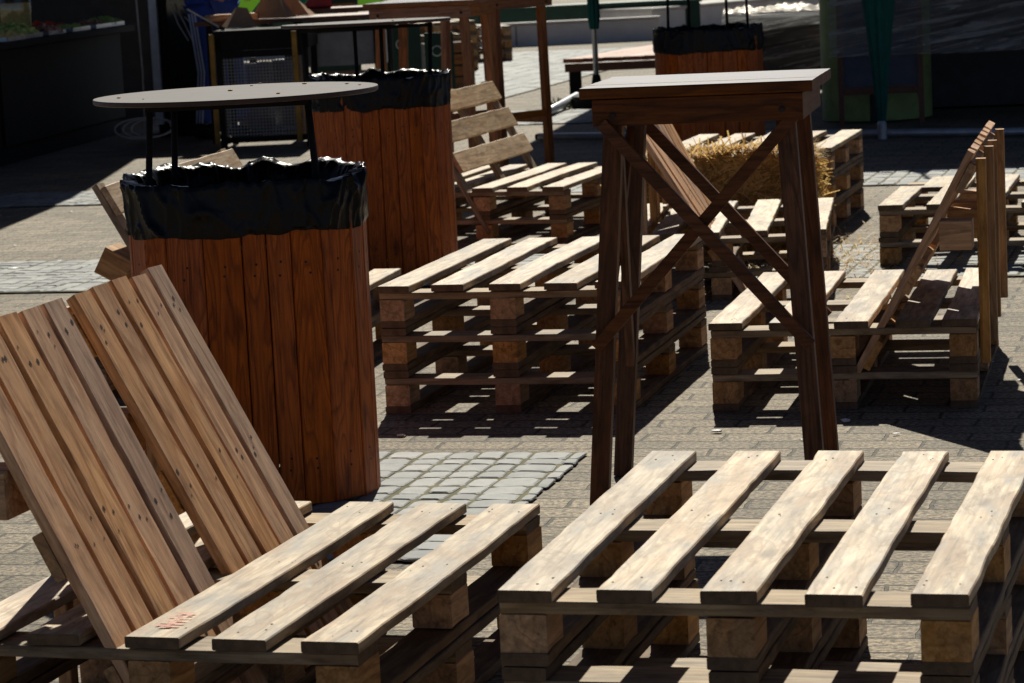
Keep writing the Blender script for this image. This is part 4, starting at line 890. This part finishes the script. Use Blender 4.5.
# hands: palm and five curled fingers each
for (hx_,hy_,hz_,sd_) in ((.36,-.18,1.08,-1),(.36,.20,1.10,1)):
    hv=[(hx_,hy_,hz_),(hx_+.05,hy_,hz_-.012),(hx_+.09,hy_,hz_-.02)]; he=[(0,1),(1,2)]; hr=[(.028,.018),(.036,.016),(.034,.014)]
    for f in range(4):
        y0=hy_+(-.03+.02*f); ln=(.85,1,.95,.75)[f]; b_=len(hv)
        hv+=[(hx_+.095,y0,hz_-.02),(hx_+.095+.032*ln,y0,hz_-.028),(hx_+.095+.048*ln,y0,hz_-.052),(hx_+.095+.044*ln,y0,hz_-.07)]; he+=[(2,b_),(b_,b_+1),(b_+1,b_+2),(b_+2,b_+3)]; hr+=[.0095,.009,.0085,.007]
    b_=len(hv); hv+=[(hx_+.05,hy_-sd_*.035,hz_-.02),(hx_+.085,hy_-sd_*.052,hz_-.04),(hx_+.105,hy_-sd_*.045,hz_-.058)]; he+=[(1,b_),(b_,b_+1),(b_+1,b_+2)]; hr+=[.012,.010,.008]
    link('hand',skin_mesh('hand',hv,he,hr,M['skin'],sub=1),pr_)
# head
hb=MB(); bm=bmesh.new(); bmesh.ops.create_uvsphere(bm,u_segments=28,v_segments=20,radius=1)
vs=[]
for v in bm.verts:
    x,y,z=v.co; jaw=1-.28*max(0,-z)**1.2; q=Vector((x*.098*(jaw if x>0 else 1),y*.076*jaw,z*.118))
    if x>.6 and abs(y)<.25 and -.25<z<.15: q.x+=.020*(1-abs(y)/.25)*(1-abs(z+.1)/.3 if abs(z+.1)<.3 else 0)     # nose
    if x>.6 and .08<z<.3 and .2<abs(y)<.5: q.x-=.008                                                              # eye sockets
    vs.append(q+Vector((.10,0,1.70)))
hb.add(vs,[tuple(k.index for k in f.verts) for f in bm.faces]); bm.free()
for s in (-1,1): hb.blob((.09,s*.078,1.695),.026,sc3=(.6,.35,1.1),sub=2,amp=.1)
hb.obj('head',M['skin'],pr_,smooth=True)
hh=MB(); hh.blob((.085,0,1.735),.1,sc3=(1.03,.86,.98),sub=3,amp=.12); hh.obj('hair',M['hair'],pr_,smooth=True)
for s in (-1,1):
    e_=MB(); e_.blob((.186,s*.03,1.715),.010,sc3=(.6,1.3,.8),sub=2,amp=0); e_.obj('eye',M['white'],pr_)
mm=MB(); mm.blob((.185,0,1.642),.014,sc3=(.4,1.7,.35),sub=2,amp=0); mm.obj('mouth',M['redfood'],pr_)

# rags / litter on the ground near the seats
lt=MB()
lr=random.Random(8)
for (x,y,s) in [(lr.uniform(-3,3.5),lr.uniform(6.3,16),lr.uniform(.003,.009)) for _ in range(150)]: lt.blob((x,y,s*.3+.004),s,seed=x,sc3=(1.6,1,.3),amp=.7)
for (x,y,s) in ((.56,7.86,.012),(.62,7.5,.01),(.93,7.93,.012),(-.33,8.05,.01),(-2.25,12.9,.02)): lt.blob((x,y,s*.4+.002),s,seed=x,sc3=(1.4,1,.4),amp=.7)
tag(lt.obj('paper_scraps',M['white']),'tiny pale paper scraps scattered on the paving','litter',kind='stuff')
